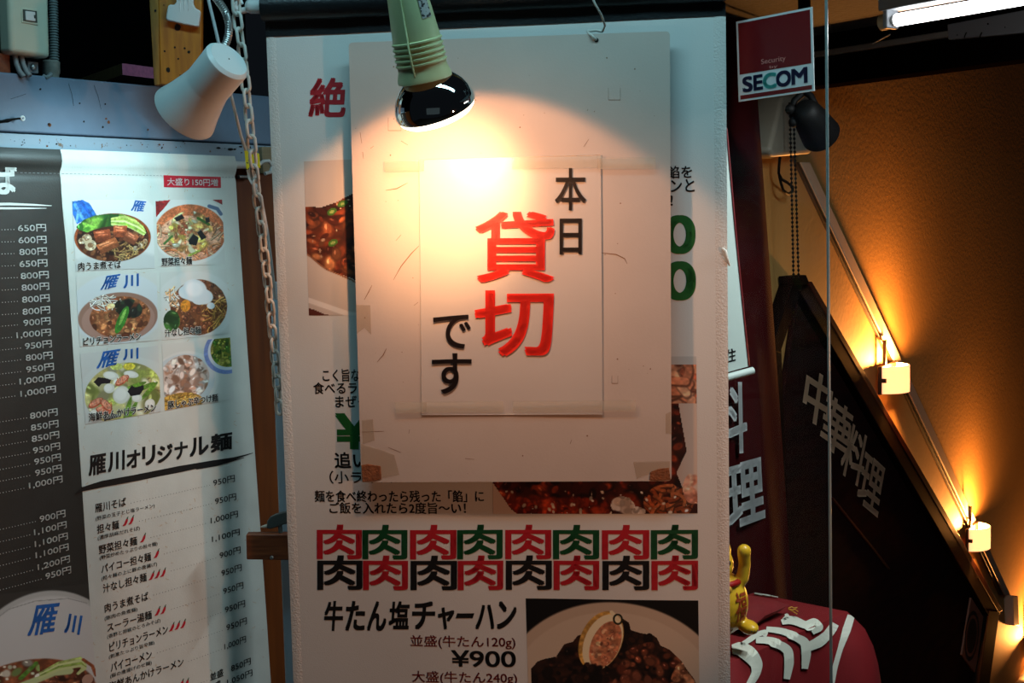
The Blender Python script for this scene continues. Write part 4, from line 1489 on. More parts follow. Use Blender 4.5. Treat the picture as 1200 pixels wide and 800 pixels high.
ink = Ink(PL, HM)
items = [('雁川そば', 111.5, 148, 592, '(野菜の玉子とじ塩ラーメン)', 112, 181, 597.8, '950円', 250, 275.5, 563, 0, 0, 0),
         ('担々麺', 114, 140, 617.5, '(濃厚胡麻だれそば)', 114.7, 164, 622.3, '950円', 252, 277, 584.5, 2, 150.5, 609.7),
         ('野菜担々麺', 116, 161, 639, '(野菜炒めたっぷりの担々麺)', 117, 184.5, 643, '1,000円', 246.7, 279, 606, 1, 167.5, 629.7),
         ('パイコー担々麺', 119, 177, 659.5, '(担々麺の上に豚の唐揚げ)', 119, 184, 667, '1,100円', 248, 281, 627.5, 1, 183, 648),
         ('汁なし担々麺', 121, 172, 683, None, 0, 0, 0, '900円', 257, 282, 647.3, 3, 184, 672),
         ('肉うま煮そば', 123, 174, 705.7, '(豚肉の角煮麺)', 123, 161.6, 717, '950円', 259, 283, 668, 0, 0, 0),
         ('スーラー湯麺', 126, 178, 728, '(香酢と胡椒のとろみそば)', 126, 188, 734.2, '950円', 261, 285, 689, 2, 187.5, 714.5),
         ('ピリチョンラーメン', 128.5, 196.5, 748, '(刺激たっぷり旨辛麺)', 128, 181, 759, '950円', 263, 287, 710.5, 3, 207, 732),
         ('パイコーメン', 130, 178, 774.5, '(豚の唐揚げのせ麺)', 129.5, 178, 782, '950円', 264.5, 289, 731, 0, 0, 0),
         ('海鮮あんかけラーメン', 128, 214.7, 790, None, 0, 0, 0, '1,000円', 262, 288, 753, 0, 0, 0)]
chil = []
for nm, x0, x1, yc, de, d0, d1, dy, prc, p0, p1, py, nc, cx, cy in items:
    ink.row(nm, x0, x1, yc - .3, 10.6, 0, 0.02, 3)
    if de:
        ink.row(de, d0, d1, dy + 2.4, 5.8, 0, 0.008, 2)
    ink.row(prc, p0, p1, py, 8.2, 0, 0.012, 3)
    ls = max(x1, cx + nc * 3.6 if nc else 0) + 2.5
    ink.dots(ls, p0 - 2, (p0 + p1) / 2, py + 1.5, 0.0052, 0.00055)
    for i in range(nc):
        chil.append((cx + (i - (nc - 1) / 2) * 6.6, cy - (i - (nc - 1) / 2) * 1.9))
ink.row('並盛', 245, 261, 790, 9, 0, 0.02, 3)
ink.row('850円', 270, 293.5, 778.5, 8.2, 0, 0.012, 3)
ink.row('1,050円', 265, 295.5, 793.5, 8.2, 0, 0.012, 3)
ink.row('大盛', 243, 258, 803, 9, 0, 0.02, 3)
ink.dots(222, 243, 285, 780, 0.0052, 0.00055)
ink.build('dish_list_lettering', [M['ink_black']], menu)
chil += [(211, 800), (217, 799)]
for (x, y) in chil:
    ink = Ink(PL, HM)
    ink.ribbon([(x - 3.2, y + 5.5), (x - .6, y + 4), (x + 1.2, y), (x + 2.0, y - 2.6)], [.6, 2.4, 2.8, 2.0], 0)
    ink.ribbon([(x + 2.0, y - 2.6), (x + 2.4, y - 4.4), (x + 3.2, y - 5.6)], [1.7, .9, .8], 1)
    ink.build('chili_icon', [M['label_red'], M['ink_deepgreen']], menu)

# pole in the banner's pocket, its bracket and pale block
pole = empty('banner_pole', PLF.at(282, 187, 0), 'pale metal pole through the menu banner pocket, ending beside the chain', 'pole')
vpole = uvt - 0.012
ue = PLF.hit(303, 188)[0]
mb = MB().tube([PLF.P((uL - .05, vpole), -0.0055), PLF.P((ue, vpole), -0.0055)], 0.0055, 20)
mb.build('tube', M['plastic_white'], pole, smooth=50)
mb = MB().tube([PLF.P((ue - .03, vpole - .017), -.012), PLF.P((ue + .01, vpole - .017), -.012)], 0.0028, 12)
mb.build('lower_rod', M['steel'], pole, smooth=50)
pt = PLF.P((ue, vpole), 0)
mb = MB().tube([PLF.P((ue - .002, vpole), 0), PLF.P((ue + .008, vpole + .006), .002), PLF.P((ue + .018, vpole + .007), .003), PLF.P((ue + .025, vpole - .001), .003), PLF.P((ue + .02, vpole - .010), .003), PLF.P((ue + .01, vpole - .012), .002)], .0028, 10)
mb.build('end_hook', M['plastic_white'], pole, smooth=60)
mb = MB()
mb.prism(polyP(PBM, [(307, 172), (330, 172), (330, 203), (308.5, 203)], 0.012), PBM.n, 0.008)
tag(mb.build('wood_block', M['pale_wood'], bevel=0.001), 'small pale wooden block on the blue beam end beside the white banner edge', 'block')

# ================================================================== THINGS ON AND OVER THE BEAM
# switch box
PX = PLF.off(-0.050)
swq = [(8, -40), (57, -34), (60, 69.5), (13.5, 60)]
sw = empty('switch_box', PX.at(36, 64, 0), 'beige electric switch box with one small rocker, top left above the beam', 'switch')
mb = MB().prism(polyP(PX, [(8.8, -60), (56.5, -55), (59.8, 68.5), (13, 61.5)], 0.030), PX.n, 0.026)
mb.build('cover', M['switch_beige'], sw, bevel=0.006, bseg=4)
mb = MB().prism(polyP(PX, [(6, -60), (54, -55), (57, 66), (10.5, 60)], 0.003), PX.n, 0.026)
mb.build('back_box', M['switch_dark'], sw, bevel=0.002)
mb = MB().prism(polyP(PX, [(25, 8.6), (44.3, 10.8), (45, 29.6), (25.6, 26.5)], 0.0312), PX.n, 0.0016)
fp = mb.build('switch_frame', M['switch_beige'], sw, bevel=0.0008)
mb = MB().prism(polyP(PX, [(26.8, 10.8), (43.2, 13), (43.8, 26.8), (27.3, 24.3)], 0.0316), PX.n, 0.001)
mb.build('switch_gap', M['switch_dark'], fp)
mb = MB().prism(polyP(PX, [(30.2, 12.6), (41.5, 14), (42, 25.2), (30.6, 23.6)], 0.0332), PX.n, 0.002)
rk = mb.build('rocker', M['plastic_white'], fp, bevel=0.0008)
mb = MB().prism(polyP(PX, [(40, 17.6), (41.6, 17.8), (41.7, 21.6), (40.1, 21.4)], 0.0336), PX.n, 0.0004)
mb.build('indicator', M['switch_dark'], rk)
# conduit
cd_ = empty('flexible_conduit', PX.at(63, 88, 0), 'ribbed grey conduit beside the beige switch box', 'conduit')
c0, c1 = PX.at(62, -20, 0.008), PX.at(63.5, 75, 0.008)
pts, rs = [], []
N = 120
for i in range(N + 1):
    pts.append(c0.lerp(c1, i / N))
    rs.append(0.0052 + 0.0012 * (1 if (i % 4) < 2 else -.2))
mb = MB().tube(pts, rs, 16)
mb.build('corrugated_pipe', M['conduit'], cd_, smooth=40)
c2 = PX.at(59.5, 71, 0.008)
c3 = PX.at(60, 88, 0.008)
mb = MB().lathe(c2, c3 - c2, [(0, .0095), (.002, .0112), (.016, .0112), (.018, .0100), (.022, .0095)], 24)
mb.build('connector', M['concrete'], cd_, smooth=40)
mb = MB().tube([PX.at(61, 84, .012), PX.at(58, 89, .018), PX.at(54, 91, .02), PX.at(51, 89, .016)], .0026, 10)
mb.build('cable_tail', M['cable_grey'], cd_, smooth=60)
for i, (pp, lb_) in enumerate((([(17, 62), (19, 74), (23, 84), (28, 90)], 'grey cable bending down from switch box, left one'), ([(24, 63), (27, 75), (31, 84), (35, 89)], 'grey cable bending down from switch box, right one'))):
    mb = MB().tube([PX.at(x, y, 0.014 + .004 * j) for j, (x, y) in enumerate(pp)], .0034, 12)
    tag(mb.build('electric_cable', M['cable_grey'], smooth=60), lb_, 'cable', 'cables under the switch box')
cl = empty('saddle_clamp', PX.at(38, 86, 0), 'small square metal clamp with a screw under the switch box', 'clamp')
mb = MB().prism(polyP(PX, [(32, 71), (45, 73), (45.5, 86), (33, 85)], 0.012), PX.n, 0.006)
mb.build('plate', M['galv'], cl, bevel=0.001)
sc_ = PX.at(38.5, 79, 0.012)
mb = MB().lathe(sc_, PX.n, [(0, .0042), (.0015, .0045), (.003, .0035), (.0035, .001)], 16)
mb.build('screw', M['steel'], cl, smooth=50)
mb = MB().prism(polyP(PX, [(-12, 60), (12, 64), (13, 88), (-12, 85)], 0.010), PX.n, 0.03)
tag(mb.build('wood_block', M['bracket_wood'], bevel=0.001), 'reddish brown wood block standing on the beam left of the cables', 'block')
# hook on the beam
hk = empty('coat_hook', PBM.at(14, 141, 0), 'black screw hook with pale knob on the blue beam, far left', 'hook')
mb = MB().tube([PBM.at(-8, 144, .0), PBM.at(2, 142.5, .006), PBM.at(9, 141.3, .010), PBM.at(14, 140, .012), PBM.at(24, 138.7, .014)], [.0022, .0018, .0024, .0014, .0012], 10)
mb.build('shank', M['black_metal'], hk, smooth=60)
c = PBM.at(26.6, 138.6, .014)
mb = MB().tube([c + (PBM.r * math.cos(t) + up * math.sin(t)) * .0024 for t in [i * PI / 8 for i in range(16)]], .0012, 8, closed=True)
mb.build('knob', M['plastic_white'], hk, smooth=60)

# pink-edged insulation board lying behind the beam
YF = 1.98
cn = at(143, 74, YF)
f1 = (at(88, 83.5, YF + .20) - cn)
f1.z = 0
f2 = (at(205, 80, YF + .10) - cn)
f2.z = 0
tk = 13.2 * mpp(YF)
fb = empty('insulation_board', cn - up * tk, 'white-faced board with pink foam edge lying above the beam behind the orange plank', 'board')
f1 *= 1.0
f2 *= 1.0
A, B, C_, D = cn, cn + f2, cn + f2 + f1 * 1.2, cn + f1
mb = MB()
bot = [p_ - up * tk for p_ in (A, B, C_, D)]
mb.add([A, B, C_, D] + bot, [(0, 1, 2, 3)], 0)
mb.add([A, B, C_, D] + bot, [(7, 6, 5, 4)], 1)
mb.add([A, B, C_, D] + bot, [(1, 2, 6, 5), (2, 3, 7, 6)], 0)
mb.build('board_sheet', [M['brown_edge'], M['foam_white']], fb, recalc=False)
mb = MB().add([A, B, bot[1], bot[0]], [(0, 1, 2, 3)])
mb.build('pink_edge', M['foam_pink'], fb, recalc=False)
mb = MB().add([D, A, bot[0], bot[3]], [(0, 1, 2, 3)])
mb.build('brown_edge', M['brown_edge'], fb, recalc=False)
# dark ledge that carries it
lg = (A + B + C_ + D) / 4
mb = MB()
e0 = (B + C_) / 2 - up * (tk + .001)
e1 = (C_ + D) / 2 - up * (tk + .001)
mb.prism([C_ - up * (tk + .001) - (C_ - A) * .12, C_ - up * (tk + .001) - (C_ - A) * .12 + PLF.r * .05, C_ - up * (tk + .001) + (C_ - A) * .5 + PLF.r * .05, C_ - up * (tk + .001) + (C_ - A) * .5], up, 0.02)
struct('trim_7', mb, M['black_room'])

# orange plank
YO = 1.83
on = Vector((0.12, -1, 0)).normalized()
PO = Plane(at(205, 50, YO), Vector((1, 0.12, 0)))
oq = [(184, -45), (236, -45), (236.5, 60), (236, 99.5), (187.5, 98.5)]
pk = empty('orange_plank', PO.at(208, 99, -.01), 'short orange painted plank with nail holes hanging above the white spotlight', 'plank')
mb = MB()
front = polyP(PO, [(184.5, -60), (236.5, -60), (236, 98), (187.8, 99)])
mb.prism(front, PO.n, 0.022)
mb.build('plank_body', M['orange_wood'], pk, bevel=0.0012)
lft = [PO.at(184.3, -60, .0004), PO.at(187.6, 99.2, .0004), PO.at(180.6, 99.8, -.001), PO.at(171.5, -60, -.001)]
mb = MB().prism(lft, PO.n, 0.020)
mb.build('side_strip', M['orange_side'], pk, bevel=0.001)
ink = Ink(PO, 0.0006)
for (x, y, r) in [(208, 32, 4.0), (193, 60, 1.2), (205, 55.5, 1.2), (216.5, 56.5, 1.3), (221.5, 61, 1.8), (209, 69, 1.2), (182, 12.5, 1.5), (197, 82, 2.8), (211, 88, .8), (192, 6, .7)]:
    ink = Ink(PO, 0.0006)
    ink.poly([(x + r * math.cos(t) * (.75 + .4 * rng.random()), y + r * math.sin(t) * (.85 + .3 * rng.random())) for t in [i * PI / 5 for i in range(10)]], 0)
    ink.build('nail_hole', [M['hole']], pk)
cp = empty('bulldog_clip', PO.at(215, 20, .004), 'white plastic clip with ribbed neck gripping the orange plank', 'clip')
mb = MB().prism(polyP(PO, [(206, -30), (227.5, -30), (226.5, 4), (229, 9.5), (234, 12), (235, 14), (233, 31.5), (216, 28.5), (195.5, 23.5), (194.2, 21), (196.5, 7), (199, 5), (204, 5.5), (206.5, 2)], 0.011), PO.n, 0.008)
mb.build('clip_plate', M['plastic_white'], cp, bevel=0.0018, bseg=3)
for x in (210.5, 215.5, 220.5):
    mb = MB().tube([PO.at(x, -28, .0115), PO.at(x, -8, .0115), PO.at(x + .3, 14, .0105)], [.0011, .0011, .0006], 8)
    mb.build('rib', M['plastic_white'], cp, smooth=60)

# white spotlight on its gooseneck
YW = 1.60
c_top = at(268.5, 69.0, YW - .006)
c_mouth = at(216.5, 132.5, YW + .040)
sa = (c_mouth - c_top)
SL = sa.length
sa.normalize()
sp = empty('spotlight', c_top, 'white cone spotlight hanging on a steel gooseneck beside the chain', 'lamp')
m1 = mpp(YW)
prof = [(0, .001), (0.0001, 23.5 * m1), (.004, 27.3 * m1), (.006, 27.8 * m1), (SL * .48, 27.4 * m1), (SL * .50, 27.8 * m1), (SL * .62, 30.2 * m1), (SL * .80, 34.5 * m1), (SL * .97, 39.6 * m1), (SL, 40.2 * m1)]
mb = MB().lathe(c_top, sa, prof[:6], 56, cap0=False, cap1=False)
mb.build('lamp_body', M['lamp_white'], sp, smooth=30)
prof2 = prof[5:] + [(SL, 39.0 * m1), (SL * .8, 33.2 * m1), (SL * .5, 26.4 * m1), (SL * .3, 20 * m1), (SL * .28, 1 * m1)]
mb = MB().lathe(c_top, sa, prof2, 56, cap0=False, cap1=True)
mb.build('lamp_shade', M['lamp_white'], sp, smooth=40)
mb = MB().sphere(c_top + sa * (SL * .45), .013, seg=24)
mb.build('bulb', M['lamp_bulb'], sp, smooth=80)
light('spotlight_light', 'SPOT', c_top + sa * (SL * .66), sa + Vector((-.04, 0.03, -.24)), 4.3, (0.58, 0.92, 1.0), spot_size=math.radians(116), spot_blend=0.9, shadow_soft_size=0.02)
gp = [(243, -22), (249, -8), (257, 3), (264, 14), (268.2, 28), (267.5, 42), (263.5, 53), (257, 64)]
pts, rs = [], []
for i in range(len(gp) - 1):
    for j in range(10):
        t = j / 10
        P0 = gp[max(i - 1, 0)]
        P1, P2 = gp[i], gp[i + 1]
        P3 = gp[min(i + 2, len(gp) - 1)]
        f = lambda a0, a1, a2, a3: 0.5 * (2 * a1 + (a2 - a0) * t + (2 * a0 - 5 * a1 + 4 * a2 - a3) * t * t + (3 * a1 - a0 - 3 * a2 + a3) * t ** 3)
        pts.append(at(f(P0[0], P1[0], P2[0], P3[0]), f(P0[1], P1[1], P2[1], P3[1]), YW + .03))
        rs.append(.0050 if (len(rs) % 2) else .0043)
mb = MB().tube(pts, rs, 16)
mb.build('gooseneck', M['steel'], sp, smooth=50)
# thin cable behind it
mb = MB().tube([at(240, -20, 1.68), at(245, 3, 1.68), at(251, 28, 1.68), at(258, 58, 1.68), at(266, 92, 1.68), at(274, 125, 1.70), at(282, 158, 1.73), at(288, 176, 1.75), at(290, 190, 1.76), at(292, 206, 1.77), at(299, 221, 1.78), at(307, 238, 1.79), at(313, 270, 1.80), at(317, 300, 1.81), at(323, 350, 1.84)], .0021, 10)
tag(mb.build('power_cord', M['cable'], smooth=60), 'thin white cord running down behind the white spotlight and along the chain', 'cord')
tg = empty('cord_tag', at(296, 188, 1.745), 'yellow tag strip wrapped round the white cord behind the chain', 'tag')
mb = MB()
q = [(286, 174), (290.5, 173), (298, 178), (303.5, 180), (305, 197), (296, 196), (290.5, 199), (288.5, 199)]
mb.prism([at(x, y, 1.748) for x, y in q], Vector((0, -1, 0)), .002)
mb.build('tag_strip', M['yellow_tag'], tg, bevel=0.0006)
mb = MB().prism([at(x, y, 1.755) for x, y in [(288.5, 199), (297, 198), (304, 212), (303, 220), (297, 221), (291, 210)]], Vector((0, -1, 0)), .0015)
mb.build('white_strap', M['cable'], tg, bevel=0.0005)

# white plastic chain: every link a part
chain = empty('plastic_chain', at(277, -6, 1.70), 'white plastic link chain hanging past the spotlight down to the banner edge', 'chain')
cpts = [(274.5, -20, 1.69), (278, 20, 1.69), (283.5, 60, 1.69), (288.5, 105, 1.69), (293, 150, 1.69), (296.5, 187, 1.70), (301, 225, 1.715), (307, 275, 1.735), (313.5, 330, 1.765), (318.5, 380, 1.79), (322.5, 420, 1.81), (326, 465, 1.83), (329, 500, 1.84)]
cw = [at(*c_) for c_ in cpts]
dist = [0]
for a_, b_ in zip(cw[:-1], cw[1:]):
    dist.append(dist[-1] + (b_ - a_).length)


def along(d):
    for i in range(len(dist) - 1):
        if d <= dist[i + 1]:
            return cw[i].lerp(cw[i + 1], (d - dist[i]) / (dist[i + 1] - dist[i]))
    return cw[-1]


pitch, ll, lw, tr_ = 0.0188, 0.0258, 0.0156, 0.00215
nl = int((dist[-1] - .004) / pitch)
for i in range(nl):
    d = (i + .5) * pitch
    p0, p1 = along(d - .004), along(d + .004)
    c = along(d)
    t = (p1 - p0).normalized()
    base = math.radians(28 if i % 2 == 0 else 118) + 0.12 * math.sin(i * 1.7)
    sX = Vector((1, 0, 0))
    sX = (sX - t * sX.dot(t)).normalized()
    sY = t.cross(sX)
    s_ = sX * math.cos(base) + sY * math.sin(base)
    hw, hl = lw / 2 - tr_, ll / 2 - tr_
    ring = []
    for k_ in range(24):
        w_ = 2 * PI * k_ / 24
        x_ = hw * math.cos(w_)
        y_ = (hl - hw) * (1 if math.sin(w_) >= 0 else -1) + hw * math.sin(w_)
        ring.append(c + s_ * x_ + t * y_)
    mb = MB().tube(ring, tr_, 8, closed=True)
    mb.build('chain_link', M['chain_white'], chain, smooth=80)

# wooden bracket across the menu banner's right edge
PR = Plane(at(310, 640, 1.86), Vector((1, 0.05, 0)))
br = empty('bracket_board', PR.at(312, 656, -.01), 'brown wooden batten end sticking out between the menu banner and the white banner', 'batten')
mb = MB().prism(polyP(PR, [(288.3, 626.5), (350, 626), (352, 656.3), (289, 655.5)]), PR.n, 0.020)
mb.build('batten', M['bracket_wood'], br, bevel=0.0012)
mb = MB().lathe(PR.at(318.5, 653, 0), PR.n, [(0, .0027), (.0015, .0027), (.003, .0016)], 14)
mb.build('screw', M['steel'], br, smooth=50)
tl_ = empty('tongs_handle', at(326, 622, 1.875), 'dark grey curved tool with pale tip lying on the brown batten', 'tool')
mb = MB().prism([at(x, y, 1.868) for x, y in [(312.5, 619), (312.8, 611), (316, 606), (322, 603), (332, 600), (348, 596), (348, 612), (332, 614.5), (322, 618.5), (316, 620)]], Vector((0, -1, 0)), .010)
mb.build('handle', M['grey_tool'], tl_, bevel=0.0014)
mb = MB().lathe(at(313, 616.5, 1.872), at(304.5, 617.5, 1.872) - at(313, 616.5, 1.872), [(0, .003), (.004, .0026), (.009, .0010)], 14)
mb.build('tip', M['pearl'], tl_, smooth=50)
mb = MB().tube([at(328, 614, 1.872), at(328.5, 621, 1.872), at(329, 626.4, 1.872)], .003, 10)
mb.build('stub', M['grey_tool'], tl_, smooth=50)

# ================================================================== GLASS DOOR WITH STICKER
ug1 = 0.0
mb = MB()
ut, = [PGL.hit(966, 0)]
door = empty('glass_door', PGL.P((-0.3, -1.6)), 'frameless clear glass door pane standing right of the white banner', 'glass door')
gq = [PGL.P((-0.36, -1.58)), PGL.P((PGL.hit(974, 700)[0], -1.58)), PGL.P((PGL.hit(966, 10)[0] - .003, 0.60)), PGL.P((-0.36, 0.60))]
mb = MB()
a4 = gq
b4 = [p_ - PGL.n * .008 for p_ in gq]
mb.add(a4, [(0, 1, 2, 3)], 0)
mb.build('glass_pane', M['glass'], door, recalc=False)
mb = MB()
mb.tube([gq[1] - PGL.n * .004 + PGL.r * .0015, gq[2] - PGL.n * .004 + PGL.r * .0015], .0019, 12)
mb.build('polished_edge', M['glass_edge'], door, smooth=60)
qS = [(863.4, 25.5), (952.5, 8), (955, 106.5), (866.4, 119.4)]
us = [PGL.hit(*p_) for p_ in qS]
stk = empty('security_sticker', PGL.P(bil(us, .5, 1), .001), 'square red and white security company sticker on the glass door', 'sticker')


def sq(pts, h):
    return [PGL.P(bil(us, a_, b_), h) for a_, b_ in pts]


mb = MB().prism(sq([(0, 0), (1, 0), (1, 1), (0, 1)], .0012), PGL.n, .001)
mb.build('backing', M['sticker_white'], stk)
mb = MB().add(sq([(.028, .028), (.975, .028), (.975, .665), (.028, .665)], .0015), [(0, 1, 2, 3)])
mb.build('red_field', M['sticker_red'], stk, recalc=False)
mb = MB().add(sq([(.028, .925), (.975, .925), (.975, .975), (.028, .975)], .0015), [(0, 1, 2, 3)])
mb.build('red_stripe', M['sticker_red'], stk, recalc=False)


class QInk(Ink):
    def q(s, body, x0, y0, x1, y1, mi, bold):
        a_, b_, c_ = bil(us, x0, y1), bil(us, x1, y1), bil(us, x0, y0)
        s.affine(body, a_, (b_[0] - a_[0], b_[1] - a_[1]), (c_[0] - a_[0], c_[1] - a_[1]), mi, bold, 8)


ink = QInk(PGL, .0018)
ink.q('Security', .33, .52, .655, .60, 0, 0.0)
ink.q('by', .44, .615, .545, .69 - .03, 0, 0.0)
ink.build('small_lettering', [M['sticker_pale']], stk)
ink = QInk(PGL, .0018)
ink.q('S', .065, .70, .205, .895, 0, 0.045)
ink.q('E', .215, .70, .345, .89, 0, 0.045)
ink.q('C', .345, .70, .525, .895, 1, 0.05)
ink.q('O', .52, .70, .715, .895, 0, 0.05)
ink.q('M', .72, .70, .925, .89, 0, 0.045)
ink.build('company_lettering', [M['ink_navy'], M['ink_teal']], stk)

# ================================================================== STAIRWELL ON THE RIGHT
# fluorescent fixture
t0 = at(1051, 23.5, 1.95)
td = gr.copy()
t1 = t0 + td * 0.56
fx = empty('fluorescent_fixture', t0 + up * .03, 'lit white fluorescent tube fixture on the low ceiling, top right', 'ceiling light')
mb = MB().tube([t0, t1], 7.3 * mpp(1.95), 20)
mb.build('tube', M['tube'], fx, smooth=60)
for e_, s__ in ((t0, -1), (t1, 1)):
    mb = MB().tube([e_ + td * (.0005 * s__), e_ + td * (.006 * s__)], 6.2 * mpp(1.95), 18)
    mb.build('tube_cap', M['tube_end'], fx, smooth=50)
    mb = MB().box(e_ + td * (.011 * s__) + up * .006, .008, .026, .034, (td, gn, up))
    mb.build('end_holder', M['fixture_white'], fx, bevel=0.002)
mid = (t0 + t1) / 2
mb = MB().box(Vector((mid.x, mid.y, (ZC + mid.z + .014) / 2 - .0005)), .60, .034, ZC - mid.z - .015, (td, gn, up))
mb.build('channel', M['fixture_white'], fx, bevel=0.002)
mb = MB().tube([t0 - td * .0155, t0 - td * .026], 9.5 * mpp(1.95), 18)
mb.build('end_cap', M['fixture_beige'], fx, smooth=50)
light('tube_light', 'AREA', mid - up * .012, (0.1, 0.25, -1), 8.5, (0.90, 0.97, 1.0), shape='RECTANGLE', size=0.55, size_y=0.02).rotation_euler = Matrix((td, (-up).cross(td) * -1, up)).transposed().to_euler()

# metal channel on the lintel
PLI = Plane(LO + gn * .015, gr)
mb = MB().prism(polyP(PLI, [(1110, 28.5), (1215, 9), (1215, 37), (1111, 46.5)]), gn, .0145)
chn = tag(mb.build('metal_channel', M['galv'], bevel=0.0015), 'grey metal channel piece fixed on the black lintel under the fluorescent tube', 'metal channel')
ink = Ink(PLI, .0006)
for (x, y, r) in [(1122, 41, .8), (1178, 32, .8), (1158, 28, 1.2)]:
    ink.poly([(x + r * math.cos(t), y + r * math.sin(t)) for t in [i * PI / 4 for i in range(8)]])
ink.build('screw_hole', [M['hole']], chn)
for x in (1131, 1149):
    mb = MB().tube([PLI.at(x + 1.5, 38, .002), PLI.at(x, 41, .004), PLI.at(x - 1, 44.5, .003)], .001, 8)
    mb.build('wire_hook', M['black_metal'], chn, smooth=60)
mb = MB().tube([at(1023, 51, 2.45), at(1034, 45, 2.42), at(1043, 40.5, 2.40)], .0012, 8)
tag(mb.build('ceiling_wire', M['cable'], smooth=60), 'short pale wire poking from the lintel beside the fluorescent fixture', 'wire')

# trunking down the wall
tk_ = empty('cable_trunking', PW.at(1100, 545, 0), 'pale cable trunking running down the yellow stair wall behind the lamps', 'trunking')


def strip(pl, x0, y0, x1, y1, w0, w1, h, th):
    return MB().prism(polyP(pl, [(x0 - w0 / 2, y0), (x0 + w0 / 2, y0), (x1 + w1 / 2, y1), (x1 - w1 / 2, y1)], h), pl.n, th)


strip(PW, 944.3, 190, 1181, 697, 10.5, 7, .013, .0125).build('trunking_cover', M['trunking'], tk_, bevel=.002)
strip(PW, 936.9, 190, 1175.2, 697, 5, 4, .009, .0085).build('trunking_shadow_gap', M['dark_brown'], tk_, bevel=.001)  # dark brown strip paints the shadow gap along the trunking
mb = strip(PW, 1190, 698, 1191.5, 733, 6, 6, .03, .0295)
tag(mb.build('pipe_stub', M['trunking'], bevel=.002), 'short pale upright strip at the lower end of the trunking', 'strip')

# sconces
LV = Vector((0, 0, 1))


def sconce(px, py, Y, sc, label, power):
    c = at(px, py, Y)
    o = empty('wall_lamp', c, label, 'wall lamp', 'lit sconces down the stair wall')
    r, h = 0.060, 0.064
    uu = (c - PW.o).dot(PW.r)
    cw_ = PW.o + PW.r * uu + up * (c.z - PW.o.z)         # on the wall
    # opal glass: a D-shaped sleeve open above and below, standing off the wall
    mb = MB()
    def sh(a, b, rr):
        th = PI * a
        return cw_ + PW.n * (0.014 + rr * 0.92 * math.sin(th)) + PW.r * (rr * -math.cos(th)) + up * ((b - .5) * h)
    mb.grid(lambda a, b: sh(a, b, r), 28, 4)
    mb.grid(lambda a, b: sh(a, b, r - .004), 28, 4)
    for b in (0, 1):
        mb.grid(lambda a, q_: sh(a, b, r - .004 * q_), 28, 1)
    mb.build('glass_shade', M['opal'], o, smooth=50)
    mb = MB().box(cw_ + PW.n * .0185, 2 * r + .006, .009, h + .004, (PW.r, PW.n, up))
    mb.build('back_plate', M['dark_brown'], o, bevel=.002)
    for s__ in (-1, 1):
        mb = MB().box(cw_ + PW.r * (s__ * (r + .001)) + PW.n * .028, .008, .012, .010, (PW.r, PW.n, up))
        mb.build('shade_clip', M['dark_brown'], o, bevel=.001)
    mb = MB().box(cw_ - PW.r * (r * .30) + PW.n * .017 + up * (h / 2 + .030), .008, .008, .062, (PW.r, PW.n, up))
    mb.build('stem', M['dark_brown'], o, bevel=.001)
    mb = MB().lathe(cw_ + PW.n * .040 - up * .032, up, [(0, .008), (.010, .008), (.016, .0095), (.018, .004)], 16)
    mb.build('bulb', M['bulb_warm'], o, smooth=80)
    light('wall_lamp_light', 'POINT', cw_ + PW.n * .038 + up * .026, None, power, (1.0, 0.37, 0.08), shadow_soft_size=0.010)
    return o


M['bulb_warm'] = mat('lit_warm_bulb', (1, 0.8, 0.5), 0.4, emit=(1.0, 0.62, 0.25), estr=4.0)
mix_transparent(M['bulb_warm'], 0.5)
sconce(1049, 443, 3.2, 1, 'upper lit opal sconce beside the trunking on the yellow stair wall', 28.0)
sconce(1147, 629, 3.9, 1, 'lower lit opal sconce further down the yellow stair wall', 28.0)
_p3 = _s2 + (_s2 - _s1)  # assumed third sconce, unseen beyond the frame, added to light the lower wall
c3 = _p3
o3 = sconce(600 + 1580 * _p3.x / _p3.y + 4, 757, _p3.y, 1, 'assumed lowest lit opal sconce, out of frame past the right edge', 28.0)

# dark sign board along the stairs
sb = empty('sign_board', PS.at(1040, 700, -.02), 'dark stained sloping sign board with four buff characters along the stairs', 'sign')
bp = [(937, 338), (944, 338), (1171, 719), (1158, 800), (1130, 980), (935, 980), (918, 470)]
mb = MB().prism(polyP(PS, bp, -.012), PS.n, .012)
mb.build('board_face', M['sign_board'], sb, bevel=.002)


def bar(x0, y0, x1, y1, w, h0, th, nm, m):
    dx, dy = x1 - x0, y1 - y0
    L_ = math.hypot(dx, dy)
    nx, ny = -dy / L_ * w / 2, dx / L_ * w / 2
    mb = MB().prism(polyP(PS, [(x0 + nx, y0 + ny), (x0 - nx, y0 - ny), (x1 - nx, y1 - ny), (x1 + nx, y1 + ny)], h0), PS.n, th)
    return mb.build(nm, m, sb, bevel=.002)


bar(943, 338, 1167, 722, 13, 0.008, .030, 'top_rail', M['sign_rail'])
bar(949.5, 331, 1173, 716.5, 5.5, 0.0085, .032, 'lit_rail_edge', M['sign_rail_top'])  # paler strip paints the sconce light caught by the rail's top edge
bar(1165.5, 716, 1140, 900, 12, 0.009, .030, 'end_rail', M['sign_rail'])
bar(937, 327, 909, 412, 12, 0.004, .028, 'left_rail', M['sign_rail'])
bar(911, 405, 931, 980, 10, 0.003, .026, 'side_post', M['sign_rail'])
mb = MB().prism(polyP(PS, [(929, 323.5), (945, 322), (950, 334), (930, 334)], .007), PS.n, .030)
mb.build('top_cap', M['sign_rail'], sb, bevel=.002)
bar(976, 583, 1043, 667, 2.6, -.008, .004, 'thin_trim', M['sign_rail_top'])
ink = Ink(PS, -.0095)
ink.tri('中', (943.5, 488), (975, 506), (952, 428), 0, 0.03)
ink.tri('華', (964, 519), (996, 541), (975, 459), 0, 0.025)
